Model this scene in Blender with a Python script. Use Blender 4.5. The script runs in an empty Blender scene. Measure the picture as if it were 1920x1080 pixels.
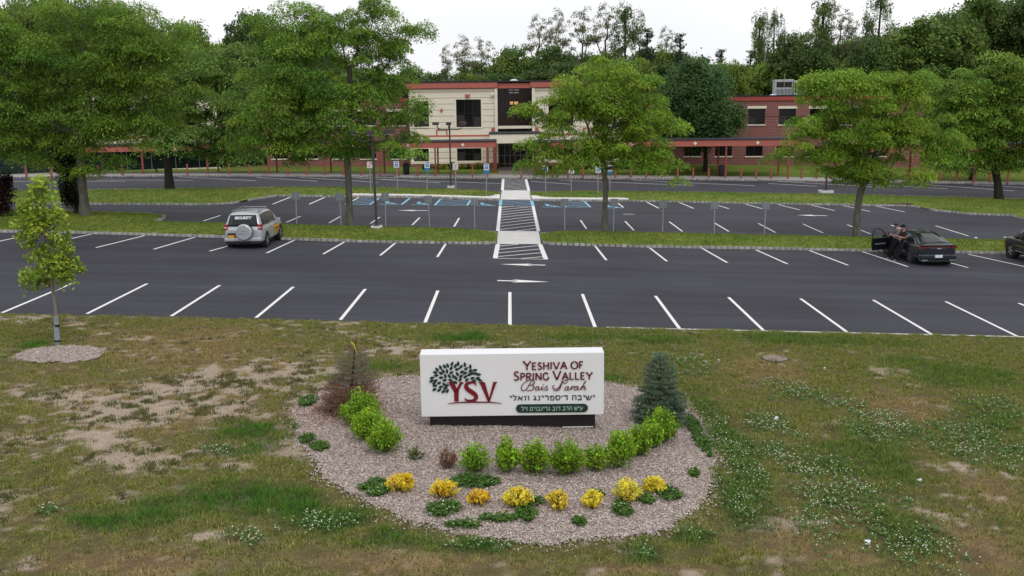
import bpy, bmesh, math, random
import numpy as np
from mathutils import Vector, Matrix
R = math.radians
sc = bpy.context.scene
COL = sc.collection
# ---------------------------------------------------------------- camera
CAM_H = 7.15; PITCH = R(11.16); ROLL = R(0.65); FPX = 1800.0
_u0 = np.array([0, math.sin(PITCH), math.cos(PITCH)]); _r0 = np.array([1.0, 0, 0])
FWD = np.array([0, math.cos(PITCH), -math.sin(PITCH)])
RGT = _r0*math.cos(ROLL) - _u0*math.sin(ROLL)
UPV = _u0*math.cos(ROLL) + _r0*math.sin(ROLL)
cd = bpy.data.cameras.new('camera'); cam = bpy.data.objects.new('camera', cd); COL.objects.link(cam)
cd.sensor_width = 36; cd.lens = FPX/1920*36; cd.clip_start = 0.3; cd.clip_end = 3000
cam.matrix_world = Matrix(((RGT[0], UPV[0], -FWD[0], 0), (RGT[1], UPV[1], -FWD[1], 0), (RGT[2], UPV[2], -FWD[2], CAM_H), (0, 0, 0, 1)))
sc.camera = cam
# ---------------------------------------------------------------- sky, sun, exposure
SUN_EL, SUN_AZ = R(58), R(150)
w = bpy.data.worlds.new('World'); sc.world = w; w.use_nodes = True
nt = w.node_tree; nt.nodes.clear()
bg = nt.nodes.new('ShaderNodeBackground'); wo = nt.nodes.new('ShaderNodeOutputWorld'); nt.links.new(bg.outputs[0], wo.inputs[0])
sk = nt.nodes.new('ShaderNodeTexSky'); sk.sky_type = 'NISHITA'; sk.sun_disc = False
sk.sun_elevation = SUN_EL; sk.sun_rotation = SUN_AZ; sk.air_density = 1.5; sk.dust_density = 4
mx = nt.nodes.new('ShaderNodeMixRGB'); mx.inputs[0].default_value = 0.93; nt.links.new(sk.outputs[0], mx.inputs[1])
# bright overcast cloud deck over the sky: pale grey with soft structure
tc = nt.nodes.new('ShaderNodeTexCoord'); cn = nt.nodes.new('ShaderNodeTexNoise'); cn.inputs['Scale'].default_value = 2.2; cn.inputs['Detail'].default_value = 5
mp = nt.nodes.new('ShaderNodeMapping'); mp.inputs['Scale'].default_value = (1, 1, 3.5)
nt.links.new(tc.outputs['Generated'], mp.inputs[0]); nt.links.new(mp.outputs[0], cn.inputs[0])
cr = nt.nodes.new('ShaderNodeValToRGB'); cr.color_ramp.elements[0].position = .3; cr.color_ramp.elements[1].position = .75
cr.color_ramp.elements[0].color = (9.8, 9.9, 10.3, 1); cr.color_ramp.elements[1].color = (11.6, 11.6, 11.7, 1)
nt.links.new(cn.outputs[0], cr.inputs[0]); nt.links.new(cr.outputs[0], mx.inputs[2]); nt.links.new(mx.outputs[0], bg.inputs[0])
bg.inputs[1].default_value = 0.1
sl = bpy.data.lights.new('sun', 'SUN'); sl.energy = 0.9; sl.angle = R(22); sl.color = (1, .97, .92)
so = bpy.data.objects.new('sun', sl); COL.objects.link(so)
sdir = Vector((math.sin(SUN_AZ)*math.cos(SUN_EL), math.cos(SUN_AZ)*math.cos(SUN_EL), math.sin(SUN_EL)))
so.rotation_euler = sdir.to_track_quat('Z', 'Y').to_euler()
sc.view_settings.view_transform = 'Standard'; sc.view_settings.look = 'None'; sc.view_settings.exposure = 0; sc.view_settings.gamma = 1
sc.view_settings.use_curve_mapping = False

# ---------------------------------------------------------------- terrain
_by = [-50, 30, 43, 50, 72, 92, 99, 106, 200]; _bz = [0, 0, 0, -.13, -.22, -.32, -.2, .12, .3]
_ly = [-50, 30, 50, 72, 92, 104, 130]; _lg = [.035, .035, .034, .028, .020, .006, 0]
def gz(x, y):
    x = np.clip(np.asarray(x, float), -60, 60)
    return np.interp(y, _by, _bz) - np.interp(y, _ly, _lg)*x
def ray(u, v): return FWD + RGT*(u-960)/FPX + UPV*(540-v)/FPX
def gp(u, v, dz=0.0):
    d = ray(u, v); a, b = 2.0, 400.0
    f = lambda t: CAM_H + t*d[2] - gz(t*d[0], t*d[1]) - dz
    for _ in range(50):
        m = (a+b)/2
        if f(m) > 0: a = m
        else: b = m
    return np.array([a*d[0], a*d[1], CAM_H+a*d[2]])
def atY(u, v, Y):
    d = ray(u, v); t = Y/d[1]
    return np.array([t*d[0], Y, CAM_H+t*d[2]])
def proj(X, Y, Z):
    p = np.array([X, Y, Z-CAM_H]); z = p @ FWD
    return 960+FPX*(p @ RGT)/z, 540-FPX*(p @ UPV)/z

# ---------------------------------------------------------------- value noise for layout
def vnoise(x, y, seed=0):
    x = np.asarray(x, float); y = np.asarray(y, float)
    xi = np.floor(x).astype(np.int64); yi = np.floor(y).astype(np.int64); xf = x-xi; yf = y-yi
    def h(a, b):
        n = (a*374761393 + b*668265263 + seed*974634777) & 0xffffffff
        n = ((n ^ (n >> 13))*1274126177) & 0xffffffff
        return ((n ^ (n >> 16)) & 0xffff)/65535.0
    sx = xf*xf*(3-2*xf); sy = yf*yf*(3-2*yf)
    return (h(xi, yi)*(1-sx)+h(xi+1, yi)*sx)*(1-sy) + (h(xi, yi+1)*(1-sx)+h(xi+1, yi+1)*sx)*sy
def fbm(x, y, seed=0, o=4):
    s = 0; a = .5; t = 0
    for i in range(o):
        s = s + a*vnoise(x*2**i+17*i, y*2**i-9*i, seed+i); t += a; a *= .5
    return s/t

# ---------------------------------------------------------------- materials
def new_mat(name, col, rough=.7, spec=.3, metal=0, trans=0.0, noise=None, attr=None, bump=None, coord='Object', emit=None):
    """col base; noise=(scale, amount, (sx,sy,sz)) multiplies colour; attr = colour attribute name; bump=(scale, dist)"""
    m = bpy.data.materials.new(name); m.use_nodes = True; t = m.node_tree; n = t.nodes; L = t.links
    b = n['Principled BSDF']; out = n['Material Output']
    b.inputs['Roughness'].default_value = rough; b.inputs['Specular IOR Level'].default_value = spec; b.inputs['Metallic'].default_value = metal
    src = None
    if attr:
        a = n.new('ShaderNodeAttribute'); a.attribute_name = attr; src = a.outputs['Color']
    else:
        b.inputs['Base Color'].default_value = (*col, 1)
    if noise:
        tcn = n.new('ShaderNodeTexCoord'); mpn = n.new('ShaderNodeMapping'); mpn.inputs['Scale'].default_value = noise[2] if len(noise) > 2 else (1, 1, 1)
        nz = n.new('ShaderNodeTexNoise'); nz.inputs['Scale'].default_value = noise[0]; nz.inputs['Detail'].default_value = 6; nz.inputs['Roughness'].default_value = .65
        L.new(tcn.outputs[coord], mpn.inputs[0]); L.new(mpn.outputs[0], nz.inputs[0])
        r = n.new('ShaderNodeMapRange'); r.inputs[1].default_value = .25; r.inputs[2].default_value = .75
        r.inputs[3].default_value = 1-noise[1]; r.inputs[4].default_value = 1+noise[1]; L.new(nz.outputs[0], r.inputs[0])
        mm = n.new('ShaderNodeMixRGB'); mm.blend_type = 'MULTIPLY'; mm.inputs[0].default_value = 1
        if src is not None: L.new(src, mm.inputs[1])
        else: mm.inputs[1].default_value = (*col, 1)
        L.new(r.outputs[0], mm.inputs[2]); src = mm.outputs[0]
    if src is not None: L.new(src, b.inputs['Base Color'])
    if bump:
        tcb = n.new('ShaderNodeTexCoord'); nb = n.new('ShaderNodeTexNoise'); nb.inputs['Scale'].default_value = bump[0]; nb.inputs['Detail'].default_value = 5
        L.new(tcb.outputs[coord], nb.inputs[0]); bp = n.new('ShaderNodeBump'); bp.inputs['Distance'].default_value = bump[1]; bp.inputs['Strength'].default_value = 1
        L.new(nb.outputs[0], bp.inputs['Height']); L.new(bp.outputs[0], b.inputs['Normal'])
    if emit:
        b.inputs['Emission Color'].default_value = (*emit[:3], 1); b.inputs['Emission Strength'].default_value = emit[3]
    if trans:
        tr = n.new('ShaderNodeBsdfTranslucent'); ms = n.new('ShaderNodeMixShader'); ms.inputs[0].default_value = trans
        if src is not None: L.new(src, tr.inputs[0])
        else: tr.inputs[0].default_value = (*col, 1)
        L.new(b.outputs[0], ms.inputs[1]); L.new(tr.outputs[0], ms.inputs[2]); L.new(ms.outputs[0], out.inputs[0])
    return m
M = {}
def asphalt_mat():
    m = new_mat('asphalt', (.05, .05, .05), .82, .35); t = m.node_tree; n = t.nodes; L = t.links; b = n['Principled BSDF']
    tcn = n.new('ShaderNodeTexCoord')
    def nz(scale, sx, sy, det=5):
        mp = n.new('ShaderNodeMapping'); mp.inputs['Scale'].default_value = (sx, sy, 1); q = n.new('ShaderNodeTexNoise')
        q.inputs['Scale'].default_value = scale; q.inputs['Detail'].default_value = det; q.inputs['Roughness'].default_value = .6
        L.new(tcn.outputs['Object'], mp.inputs[0]); L.new(mp.outputs[0], q.inputs[0]); return q.outputs[0]
    a, c, d, e = nz(1, .05, .9), nz(.22, .7, 1), nz(38, 1, 1, 2), nz(1, .13, 4.0, 3)
    def rng(s, lo, hi, f=.3, g=.7):
        r = n.new('ShaderNodeMapRange'); r.inputs[1].default_value = f; r.inputs[2].default_value = g; r.inputs[3].default_value = lo; r.inputs[4].default_value = hi
        L.new(s, r.inputs[0]); return r.outputs[0]
    def mul(x, y):
        q = n.new('ShaderNodeMath'); q.operation = 'MULTIPLY'; L.new(x, q.inputs[0]); L.new(y, q.inputs[1]); return q.outputs[0]
    f = mul(mul(mul(rng(a, .74, 1.32), rng(c, .80, 1.24)), rng(d, .66, 1.34)), rng(e, .84, 1.18))
    mm = n.new('ShaderNodeMixRGB'); mm.blend_type = 'MULTIPLY'; mm.inputs[0].default_value = 1; mm.inputs[1].default_value = (.0330, .0330, .0445, 1)
    L.new(f, mm.inputs[2]); L.new(mm.outputs[0], b.inputs['Base Color'])
    bp = n.new('ShaderNodeBump'); bp.inputs['Distance'].default_value = .004; bp.inputs['Strength'].default_value = .6; L.new(d, bp.inputs['Height']); L.new(bp.outputs[0], b.inputs['Normal'])
    return m
M['asphalt'] = asphalt_mat()
M['paint'] = new_mat('white_line_paint', (.74, .74, .73), .6, .3, noise=(14, .10))
M['blue_paint'] = new_mat('light_blue_line_paint', (.22, .48, .66), .6, .3, noise=(14, .15))
M['concrete'] = new_mat('pale_concrete', (.60, .59, .575), .85, .2, noise=(1.3, .07))
M['new_concrete'] = new_mat('fresh_white_concrete', (.70, .67, .67), .85, .2, noise=(2, .05))
M['sidewalk'] = new_mat('sidewalk_concrete', (.36, .345, .33), .85, .2, noise=(1.2, .10))
M['block'] = new_mat('granite_kerb_block', (.3, .3, .3), .85, .2, attr='tint', noise=(9, .22))
M['grass_base'] = new_mat('island_turf', (.1, .13, .03), .9, .1, attr='tint', noise=(5, .3), bump=(30, .02))
M['lawn_base'] = new_mat('lawn_soil', (.1, .1, .05), .95, .1, attr='tint', noise=(22, .38), bump=(24, .03))
M['blade'] = new_mat('grass_blade', (.1, .1, .05), .7, .2, attr='tint', trans=.25)
M['leaf'] = new_mat('leaf', (.1, .1, .05), .55, .3, attr='tint', trans=.30)
M['far_ground'] = new_mat('woodland_floor', (.045, .06, .022), .95, .1, noise=(.3, .3))
M['mulch_base'] = new_mat('wood_mulch', (.40, .335, .305), .95, .1, noise=(34, .22), bump=(40, .02))
M['chip'] = new_mat('wood_chip', (.3, .3, .3), .9, .1, attr='tint')
M['flower'] = new_mat('clover_flower', (.72, .72, .60), .8, .1)
M['bark'] = new_mat('grey_bark', (.135, .128, .105), .95, .1, noise=(6, .5, (1, 1, .3)), bump=(14, .03))
M['bark_dark'] = new_mat('dark_bark', (.042, .036, .030), .95, .1, noise=(6, .4, (1, 1, .3)))
M['bark_pale'] = new_mat('pale_bark', (.20, .18, .16), .95, .1, noise=(7, .3, (1, 1, .3)))
M['white'] = new_mat('white_painted_aluminium', (.76, .76, .78), .45, .4)
M['black'] = new_mat('black_painted_metal', (.012, .011, .012), .5, .4)
M['steel'] = new_mat('galvanised_steel', (.34, .36, .38), .5, .5, metal=.3, noise=(8, .12))
M['steel_dark'] = new_mat('weathered_grey_steel', (.19, .205, .215), .55, .4, metal=.2, noise=(6, .15))
M['bronze'] = new_mat('dark_bronze_metal', (.05, .043, .038), .5, .4)
M['red_post'] = new_mat('red_painted_metal', (.28, .070, .058), .6, .3, noise=(6, .15))
M['fascia'] = new_mat('terracotta_red_panel', (.44, .135, .105), .7, .25, noise=(1.1, .10))
M['roof_red'] = new_mat('bright_red_roof_edge', (.38, .07, .055), .6, .3, noise=(1, .08))
M['cream'] = new_mat('cream_stucco', (.80, .735, .60), .85, .2, noise=(1.4, .06))
M['cream_dark'] = new_mat('stucco_groove', (.27, .24, .19), .9, .1)
M['roof_dark'] = new_mat('dark_roof_membrane', (.035, .035, .042), .8, .3)
M['glass'] = new_mat('dark_window_glass', (.008, .007, .008), .10, .22)
M['glass_brown'] = new_mat('dark_brown_window_glass', (.020, .009, .007), .12, .25)
M['frame'] = new_mat('dark_window_frame', (.02, .018, .017), .5, .3)
M['grass_lawn_far'] = M['grass_base']

def brick_mat():
    m = new_mat('red_brick', (.2, .07, .05), .9, .15); t = m.node_tree; n = t.nodes; L = t.links; b = n['Principled BSDF']
    tcn = n.new('ShaderNodeTexCoord'); sp = n.new('ShaderNodeSeparateXYZ'); cb = n.new('ShaderNodeCombineXYZ'); br = n.new('ShaderNodeTexBrick')
    L.new(tcn.outputs['Object'], sp.inputs[0]); L.new(sp.outputs[0], cb.inputs[0]); L.new(sp.outputs[2], cb.inputs[1]); L.new(cb.outputs[0], br.inputs[0])
    br.inputs['Color1'].default_value = (.245, .080, .072, 1); br.inputs['Color2'].default_value = (.185, .064, .060, 1); br.inputs['Mortar'].default_value = (.36, .22, .20, 1)
    br.inputs['Scale'].default_value = 1; br.inputs['Brick Width'].default_value = .34; br.inputs['Row Height'].default_value = .17
    br.inputs['Mortar Size'].default_value = .020; br.inputs['Mortar Smooth'].default_value = .2; br.inputs['Bias'].default_value = 0
    L.new(br.outputs[0], b.inputs['Base Color'])
    return m
M['brick'] = brick_mat()

# ---------------------------------------------------------------- builders
def tag(o, label=None, cat=None, group=None, kind=None):
    if label: o['label'] = label
    if cat: o['category'] = cat
    if group: o['group'] = group
    if kind: o['kind'] = kind
    return o
def empty(name, loc=(0, 0, 0), rz=0, label=None, cat=None, group=None):
    o = bpy.data.objects.new(name, None); COL.objects.link(o); o.location = Vector(tuple(float(c) for c in loc)); o.rotation_euler = (0, 0, rz); o.empty_display_size = .2
    return tag(o, label, cat, group)
def np_mesh(name, V, F, mats, parent=None, col=None, smooth=False, loc=None, midx=None):
    """V (n,3), F (m,k) faces of k corners; col = per-vertex (n,3)"""
    me = bpy.data.meshes.new(name); V = np.asarray(V, np.float32); F = np.asarray(F, np.int32)
    me.vertices.add(len(V)); me.vertices.foreach_set('co', V.ravel())
    k = F.shape[1]; me.loops.add(F.size); me.loops.foreach_set('vertex_index', F.ravel())
    me.polygons.add(len(F)); me.polygons.foreach_set('loop_start', np.arange(0, F.size, k, dtype=np.int32)); me.polygons.foreach_set('loop_total', np.full(len(F), k, np.int32))
    if smooth: me.polygons.foreach_set('use_smooth', np.ones(len(F), bool))
    if not isinstance(mats, (list, tuple)): mats = [mats]
    for mt in mats: me.materials.append(mt)
    if midx is not None: me.polygons.foreach_set('material_index', np.asarray(midx, np.int32))
    me.update(calc_edges=True)
    if col is not None:
        a = me.color_attributes.new('tint', 'FLOAT_COLOR', 'POINT'); c = np.ones((len(V), 4), np.float32); c[:, :3] = col; a.data.foreach_set('color', c.ravel())
    o = bpy.data.objects.new(name, me); COL.objects.link(o); o.parent = parent
    if loc is not None: o.location = Vector(tuple(float(c) for c in loc))
    return o
class MB:
    def __init__(s): s.v = []; s.f = []; s.m = []; s.sm = []
    def add(s, vs, fs, mi=0, sm=False):
        b = len(s.v); s.v += [tuple(float(c) for c in p) for p in vs]
        for f in fs: s.f.append([b+i for i in f]); s.m.append(mi); s.sm.append(sm)
        return s
    def box(s, x0, x1, y0, y1, z0, z1, mi=0, M4=None):
        P = [Vector(p) for p in ((x0, y0, z0), (x1, y0, z0), (x1, y1, z0), (x0, y1, z0), (x0, y0, z1), (x1, y0, z1), (x1, y1, z1), (x0, y1, z1))]
        if M4 is not None: P = [M4 @ p for p in P]
        return s.add(P, [(0, 3, 2, 1), (4, 5, 6, 7), (0, 1, 5, 4), (1, 2, 6, 5), (2, 3, 7, 6), (3, 0, 4, 7)], mi)
    def tube(s, pts, rad, n=8, mi=0, caps=True):
        pts = [Vector(tuple(map(float, p))) for p in pts]; rs = rad if isinstance(rad, (list, tuple)) else [rad]*len(pts); rings = []
        for i, p in enumerate(pts):
            d = (pts[min(i+1, len(pts)-1)]-pts[max(i-1, 0)]).normalized()
            a = d.cross(Vector((0, 0, 1)) if abs(d.z) < .95 else Vector((1, 0, 0))).normalized(); b = d.cross(a)
            rings.append([p+(a*math.cos(2*math.pi*k/n)+b*math.sin(2*math.pi*k/n))*rs[i] for k in range(n)])
        vs = [q for r in rings for q in r]; fs = []
        for i in range(len(rings)-1):
            for k in range(n): fs.append((i*n+k, i*n+(k+1) % n, (i+1)*n+(k+1) % n, (i+1)*n+k))
        s.add(vs, fs, mi, True)
        if caps: s.add(rings[0], [tuple(range(n))], mi); s.add(rings[-1], [tuple(reversed(range(n)))], mi)
        return s
    def lathe(s, prof, n=16, c=(0, 0, 0), mi=0, axis='z', M4=None):
        vs = []; fs = []
        for (r, z) in prof:
            for k in range(n):
                a = 2*math.pi*k/n
                p = (r*math.cos(a), r*math.sin(a), z) if axis == 'z' else ((z, r*math.cos(a), r*math.sin(a)) if axis == 'x' else (r*math.cos(a), z, r*math.sin(a)))
                p = Vector(p)+Vector(c); vs.append(M4 @ p if M4 is not None else p)
        for i in range(len(prof)-1):
            for k in range(n): fs.append((i*n+k, i*n+(k+1) % n, (i+1)*n+(k+1) % n, (i+1)*n+k))
        s.add(vs, fs, mi, True); s.add(vs[:n], [tuple(range(n))], mi); s.add(vs[-n:], [tuple(range(n))], mi)
        return s
    def prism(s, poly, y0, y1, mi=0, M4=None):   # poly in (x,z), extruded along y
        n = len(poly); vs = [Vector((p[0], y0, p[1])) for p in poly]+[Vector((p[0], y1, p[1])) for p in poly]
        if M4 is not None: vs = [M4 @ v for v in vs]
        fs = [tuple(range(n)), tuple(range(2*n-1, n-1, -1))]+[(i, i+n, (i+1) % n+n, (i+1) % n) for i in range(n)]
        return s.add(vs, fs, mi)
    def build(s, name, mats, parent=None, bevel=0, sub=0, loc=None, M4=None, fix=True):
        me = bpy.data.meshes.new(name); me.from_pydata(s.v, [], s.f)
        if not isinstance(mats, (list, tuple)): mats = [mats]
        for mt in mats: me.materials.append(mt)
        me.polygons.foreach_set('material_index', s.m); me.polygons.foreach_set('use_smooth', s.sm)
        if fix:
            b = bmesh.new(); b.from_mesh(me); bmesh.ops.recalc_face_normals(b, faces=b.faces); b.to_mesh(me); b.free()
        me.update(); o = bpy.data.objects.new(name, me); COL.objects.link(o); o.parent = parent
        if bevel:
            bv = o.modifiers.new('bevel', 'BEVEL'); bv.width = bevel; bv.segments = 2; bv.limit_method = 'ANGLE'
        if sub:
            sb = o.modifiers.new('subdivision', 'SUBSURF'); sb.levels = sb.render_levels = sub
        if loc is not None: o.location = Vector(tuple(float(c) for c in loc))
        if M4 is not None: o.matrix_local = M4
        return o
def copy_tree(o, parent=None):
    c = o.copy(); COL.objects.link(c); c.parent = parent
    for ch in list(o.children): copy_tree(ch, c)
    return c
def text_mb(body, size, xc, zc, width=None, off=0.012, shear=0, mb=None, mi=0, xal='CENTER', sx=1, ext=.01, y=0, bold=0):
    """text as mesh in the XZ plane facing -Y; returns object mesh pieces added into mb"""
    cu = bpy.data.curves.new('lettering', 'FONT'); cu.body = body; cu.size = size; cu.align_x = xal; cu.align_y = 'BOTTOM_BASELINE'; cu.extrude = ext; cu.shear = shear; cu.offset = bold
    ob = bpy.data.objects.new('lettering', cu); COL.objects.link(ob)
    dg = bpy.context.evaluated_depsgraph_get(); me = bpy.data.meshes.new_from_object(ob.evaluated_get(dg))
    vs = [v.co.copy() for v in me.vertices]
    if width and vs:
        w0 = max(v.x for v in vs)-min(v.x for v in vs); sx = width/w0; c0 = (max(v.x for v in vs)+min(v.x for v in vs))/2
        if xal != 'CENTER': c0 = 0
    else: c0 = 0
    P = [(xc+(v.x-c0)*sx, y-v.z, zc+v.y) for v in vs]
    mb.add(P, [tuple(p.vertices) for p in me.polygons], mi)
    bpy.data.objects.remove(ob); bpy.data.curves.remove(cu); bpy.data.meshes.remove(me)

# ---------------------------------------------------------------- ground sheets
def grid_sheet(name, xs, ys, dz, mat, tintf=None, zf=None, parent=None):
    X, Y = np.meshgrid(xs, ys); Z = gz(X, Y)+dz if zf is None else zf(X, Y); nx, ny = len(xs), len(ys)
    V = np.stack([X, Y, Z], -1).reshape(-1, 3); i = np.arange(nx*ny).reshape(ny, nx)
    F = np.stack([i[:-1, :-1], i[:-1, 1:], i[1:, 1:], i[1:, :-1]], -1).reshape(-1, 4)
    return np_mesh(name, V, F, mat, parent, None if tintf is None else tintf(V[:, 0], V[:, 1]), True)
g = grid_sheet('ground', np.r_[-700, -300, np.arange(-120, 121, 10), 300, 700], np.r_[-60, -20, 0, np.arange(10, 111, 2), 130, 160, 200, 300, 500, 900], -.10, M['far_ground']); tag(g, kind='structure')
Y_EDGE = 29.95
a = grid_sheet('parking_lot', np.arange(-72, 73, 1.0), np.r_[Y_EDGE-.1, np.arange(30.5, 92.5, .5), 93.0], 0, M['asphalt']); tag(a, kind='structure')

# painted markings: strips laid 6 mm above the asphalt
def strip(mb, p, q, wd, dz=.006, mi=0, wd2=None):
    p = np.array(p[:2], float); q = np.array(q[:2], float); L = np.linalg.norm(q-p); n = max(1, int(L/.8)); d = (q-p)/L; s = np.array([-d[1], d[0]])
    vs = []
    for i in range(n+1):
        t = i/n; c = p+(q-p)*t; ww = (wd+(wd2-wd)*t if wd2 else wd)/2
        for k in (-1, 1):
            e = c+s*k*ww; vs.append((e[0], e[1], float(gz(e[0], e[1]))+dz))
    mb.add(vs, [(2*i, 2*i+2, 2*i+3, 2*i+1) for i in range(n)], mi)
def pstrip(mb, a, b, wd, mi=0, dz=.006): strip(mb, gp(*a), gp(*b), wd, dz, mi)
def gpoly(mb, pts, dz=.006, mi=0):
    P = [np.array(p) for p in pts]; mb.add([(p[0], p[1], float(gz(p[0], p[1]))+dz) for p in P], [tuple(range(len(P)))], mi)
lines = MB(); W = .115
near = [3, 163, 321, 480, 638, 797, 956, 1116, 1275, 1436, 1594, 1750, 1912, 2072]
nearv = [587, 588.5, 593, 596, 600, 605, 610, 614, 617.5, 624, 627, 629, 633, 637]
far = [140, 276, 412, 550, 685, 821, 956, 1092, 1229, 1366, 1501, 1637, 1773, 1910]
farv = [529.5, 532, 535, 538, 542, 545, 548, 551.5, 555, 557.5, 560, 562.5, 565.5, 568.5]
for i in range(14): pstrip(lines, (near[i], nearv[i]), (far[i], farv[i]), W)
for a_, b_ in [((-40, 461), (70, 437)), ((86, 458), (176, 438)), ((180, 464.5), (271, 442)), ((288, 467.5), (365, 445)), ((393, 471), (440, 458)), ((500, 474.5), (553, 450)), ((606, 476.5), (648, 452.5)), ((713, 479), (742, 455)),
               ((820, 482), (836, 457)), ((1137, 488), (1116, 461.5)), ((1250.5, 490), (1216.5, 463.5)), ((1363.5, 492.5), (1317, 466)), ((1476.5, 495), (1417, 468.5)), ((1590, 497.5), (1517, 469.5)), ((1702, 500), (1617, 472)), ((1815, 502), (1717, 475)), ((1928, 501.5), (1816, 477)),
               ((2040, 503), (1916, 479))]: pstrip(lines, a_, b_, W)
# middle lot, near row
for a_, b_ in [((381, 414.5), (413.5, 404)), ((537, 417), (563.5, 405.5)), ((617, 418), (638, 406)), ((695, 419), (712, 407)), ((773, 422), (787, 408)), ((851.5, 425), (861, 409)),
               ((1099.5, 429), (1088.5, 413)), ((1188.5, 432), (1172, 415)), ((1279.5, 434), (1255, 416)), ((1366.5, 434), (1338.5, 417.5)), ((1454, 436), (1422, 419)), ((1543.5, 437), (1505.5, 420)), ((1633, 439), (1588.5, 421.5)), ((1722, 441), (1671, 422)), ((1816, 442.5), (1754, 423.5))]:
    pstrip(lines, a_, b_, .11)
# middle lot, far row
for a_, b_ in [((511, 383), (545, 369.5)), ((580, 383), (609, 370)), ((1235, 390.5), (1213, 379)), ((1300.5, 391), (1274.5, 380)), ((1367, 391.5), (1336, 382)), ((1433, 392.5), (1397, 382.5)), ((1499, 393.5), (1458.5, 383.5)), ((1565, 395), (1520, 384.5)), ((1631, 396.5), (1580.5, 385.5)), ((1696.5, 397.5), (1642, 386.5)),
               ((1169, 389), (1157, 380)), ((648, 383.5), (672.5, 370.5))]: pstrip(lines, a_, b_, .12)
# crosswalk
def lerp(a, b, t): return (a[0]+(b[0]-a[0])*t, a[1]+(b[1]-a[1])*t)
def hatch(mb, L0, L1, R0, R1, n, wd, mi=0, skew=.9, w_side=.16, sides=True):
    A0, A1, B0, B1 = [gp(*q)[:2] for q in (L0, L1, R0, R1)]
    if sides: strip(mb, A0, A1, w_side, mi=mi); strip(mb, B0, B1, w_side, mi=mi)
    for i in range(-3, n+1):
        t0 = (i+.35)/n; t1 = t0+skew/n*1.0
        s0, s1 = 0.0, 1.0
        if t1 > 1: s1 = (1-t0)/(t1-t0)
        if t0 < 0: s0 = (0-t0)/(t1-t0)
        if s1 <= s0+.05 or t0 > 1: continue
        f = lambda s: (A0+(A1-A0)*(t0+(t1-t0)*s))*(1-s)+(B0+(B1-B0)*(t0+(t1-t0)*s))*s
        strip(mb, f(s0+.02), f(s1-.02), wd, dz=.005, mi=mi)
hatch(lines, (928.5, 484), (933.5, 458), (1023.5, 486), (1012.5, 458), 4, .11, skew=1.3, w_side=.22)
pstrip(lines, (926, 484.4), (1026.5, 486.4), .09)
hatch(lines, (933.5, 433), (938, 386.5), (1009.5, 433.5), (999.5, 386.5), 9, .11, skew=1.5, w_side=.2)
pstrip(lines, (937, 387.2), (1001, 388), .10)
hatch(lines, (942, 357), (943.5, 335.5), (991.5, 357.5), (986, 335.5), 9, .12, skew=1.6, w_side=.24)
blue = MB()
hatch(blue, (938, 385.5), (939, 374.5), (999.5, 386), (996, 374.5), 4, .13, skew=1.4, w_side=.22)
# direction arrows
def arrow(mb, tail, tip, hw, sw, hl):
    a, b = gp(*tail)[:2], gp(*tip)[:2]; L = np.linalg.norm(b-a); d = (b-a)/L; s = np.array([-d[1], d[0]]); h = b-d*hl
    gpoly(mb, [a+s*sw/2, a-s*sw/2, h-s*sw/2, h-s*hw/2-d*.25, b, h+s*hw/2-d*.25, h+s*sw/2])
arrow(lines, (1022.5, 497.3), (937, 495.5), .62, .17, 1.2)
arrow(lines, (932.5, 526.2), (1030, 528.8), .66, .18, 1.25)
arrow(lines, (802, 395), (745, 394.5), .8, .22, 1.0)
arrow(lines, (1551, 404.6), (1494, 403.4), .8, .22, 1.0)
# drive lane lines by the kerb
for a_, b_ in [((480, 332.7), (595, 340)), ((562, 332.7), (710, 342)), ((660, 333.5), (825, 343)), ((715, 336), (940, 344.3)), ((15, 340), (235, 340)), ((170, 337.5), (362, 338)), ((335, 331.6), (480, 339)),
               ((995, 340), (1070, 345.5)), ((1050, 338), (1301, 348)), ((1185, 337.7), (1416, 348.5)), ((1440, 344), (1532, 349.5)), ((1440, 339.2), (1650, 351)), ((1605, 345), (1777, 354)), ((1722, 345.5), (1902, 358)), ((1825, 346.5), (1960, 354))]: pstrip(lines, a_, b_, .16)
# accessible bays
def bay(mb, L0, L1, R0, R1, n):
    hatch(mb, L0, L1, R0, R1, n, .11, skew=1.5, w_side=.15); pstrip(mb, L0, R0, .1)
pstrip(blue, (693, 383.7), (711.8, 371.2), .13); hatch(blue, (655, 383.5), (673, 371), (693, 383.7), (711.8, 371.2), 4, .1, skew=1.4, sides=False); pstrip(blue, (657, 383.5), (693, 383.7), .1)
pstrip(blue, (752.8, 383.7), (769.5, 371), .15)
bay(blue, (814.7, 385), (826.2, 373.2), (876.3, 385.3), (883, 374.3), 4)
bay(blue, (1061, 388.5), (1052.5, 376.5), (1107, 388.5), (1095.8, 377.7), 4)
def wheelchair(mb, u, v, s=1.0):
    c = gp(u, v)[:2]
    def P(x, y): return (c[0]+x*s, c[1]+y*s)
    def S(a, b, wd): strip(mb, P(*a), P(*b), wd*s)
    n = 16
    for i in range(n-4):
        t0 = -2.6+i*4.4/(n-4); t1 = t0+4.4/(n-4); S((.42*math.cos(t0)-.05, .42*math.sin(t0)-.25), (.42*math.cos(t1)-.05, .42*math.sin(t1)-.25), .12)
    S((-.1, .75), (-.05, 0), .16); S((-.05, 0), (.4, 0), .13); S((.4, 0), (.6, -.55), .13); S((.58, -.55), (.8, -.48), .11); S((-.08, .35), (.3, .35), .1)
    gpoly(mb, [P(-.1+.16*math.cos(k*math.pi/5), .95+.16*math.sin(k*math.pi/5)) for k in range(10)])
for u, v in ((726, 381.3), (786, 382), (906, 383.8), (1029, 386.3), (1144, 388)): wheelchair(blue, u, v, 1.15)
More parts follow.
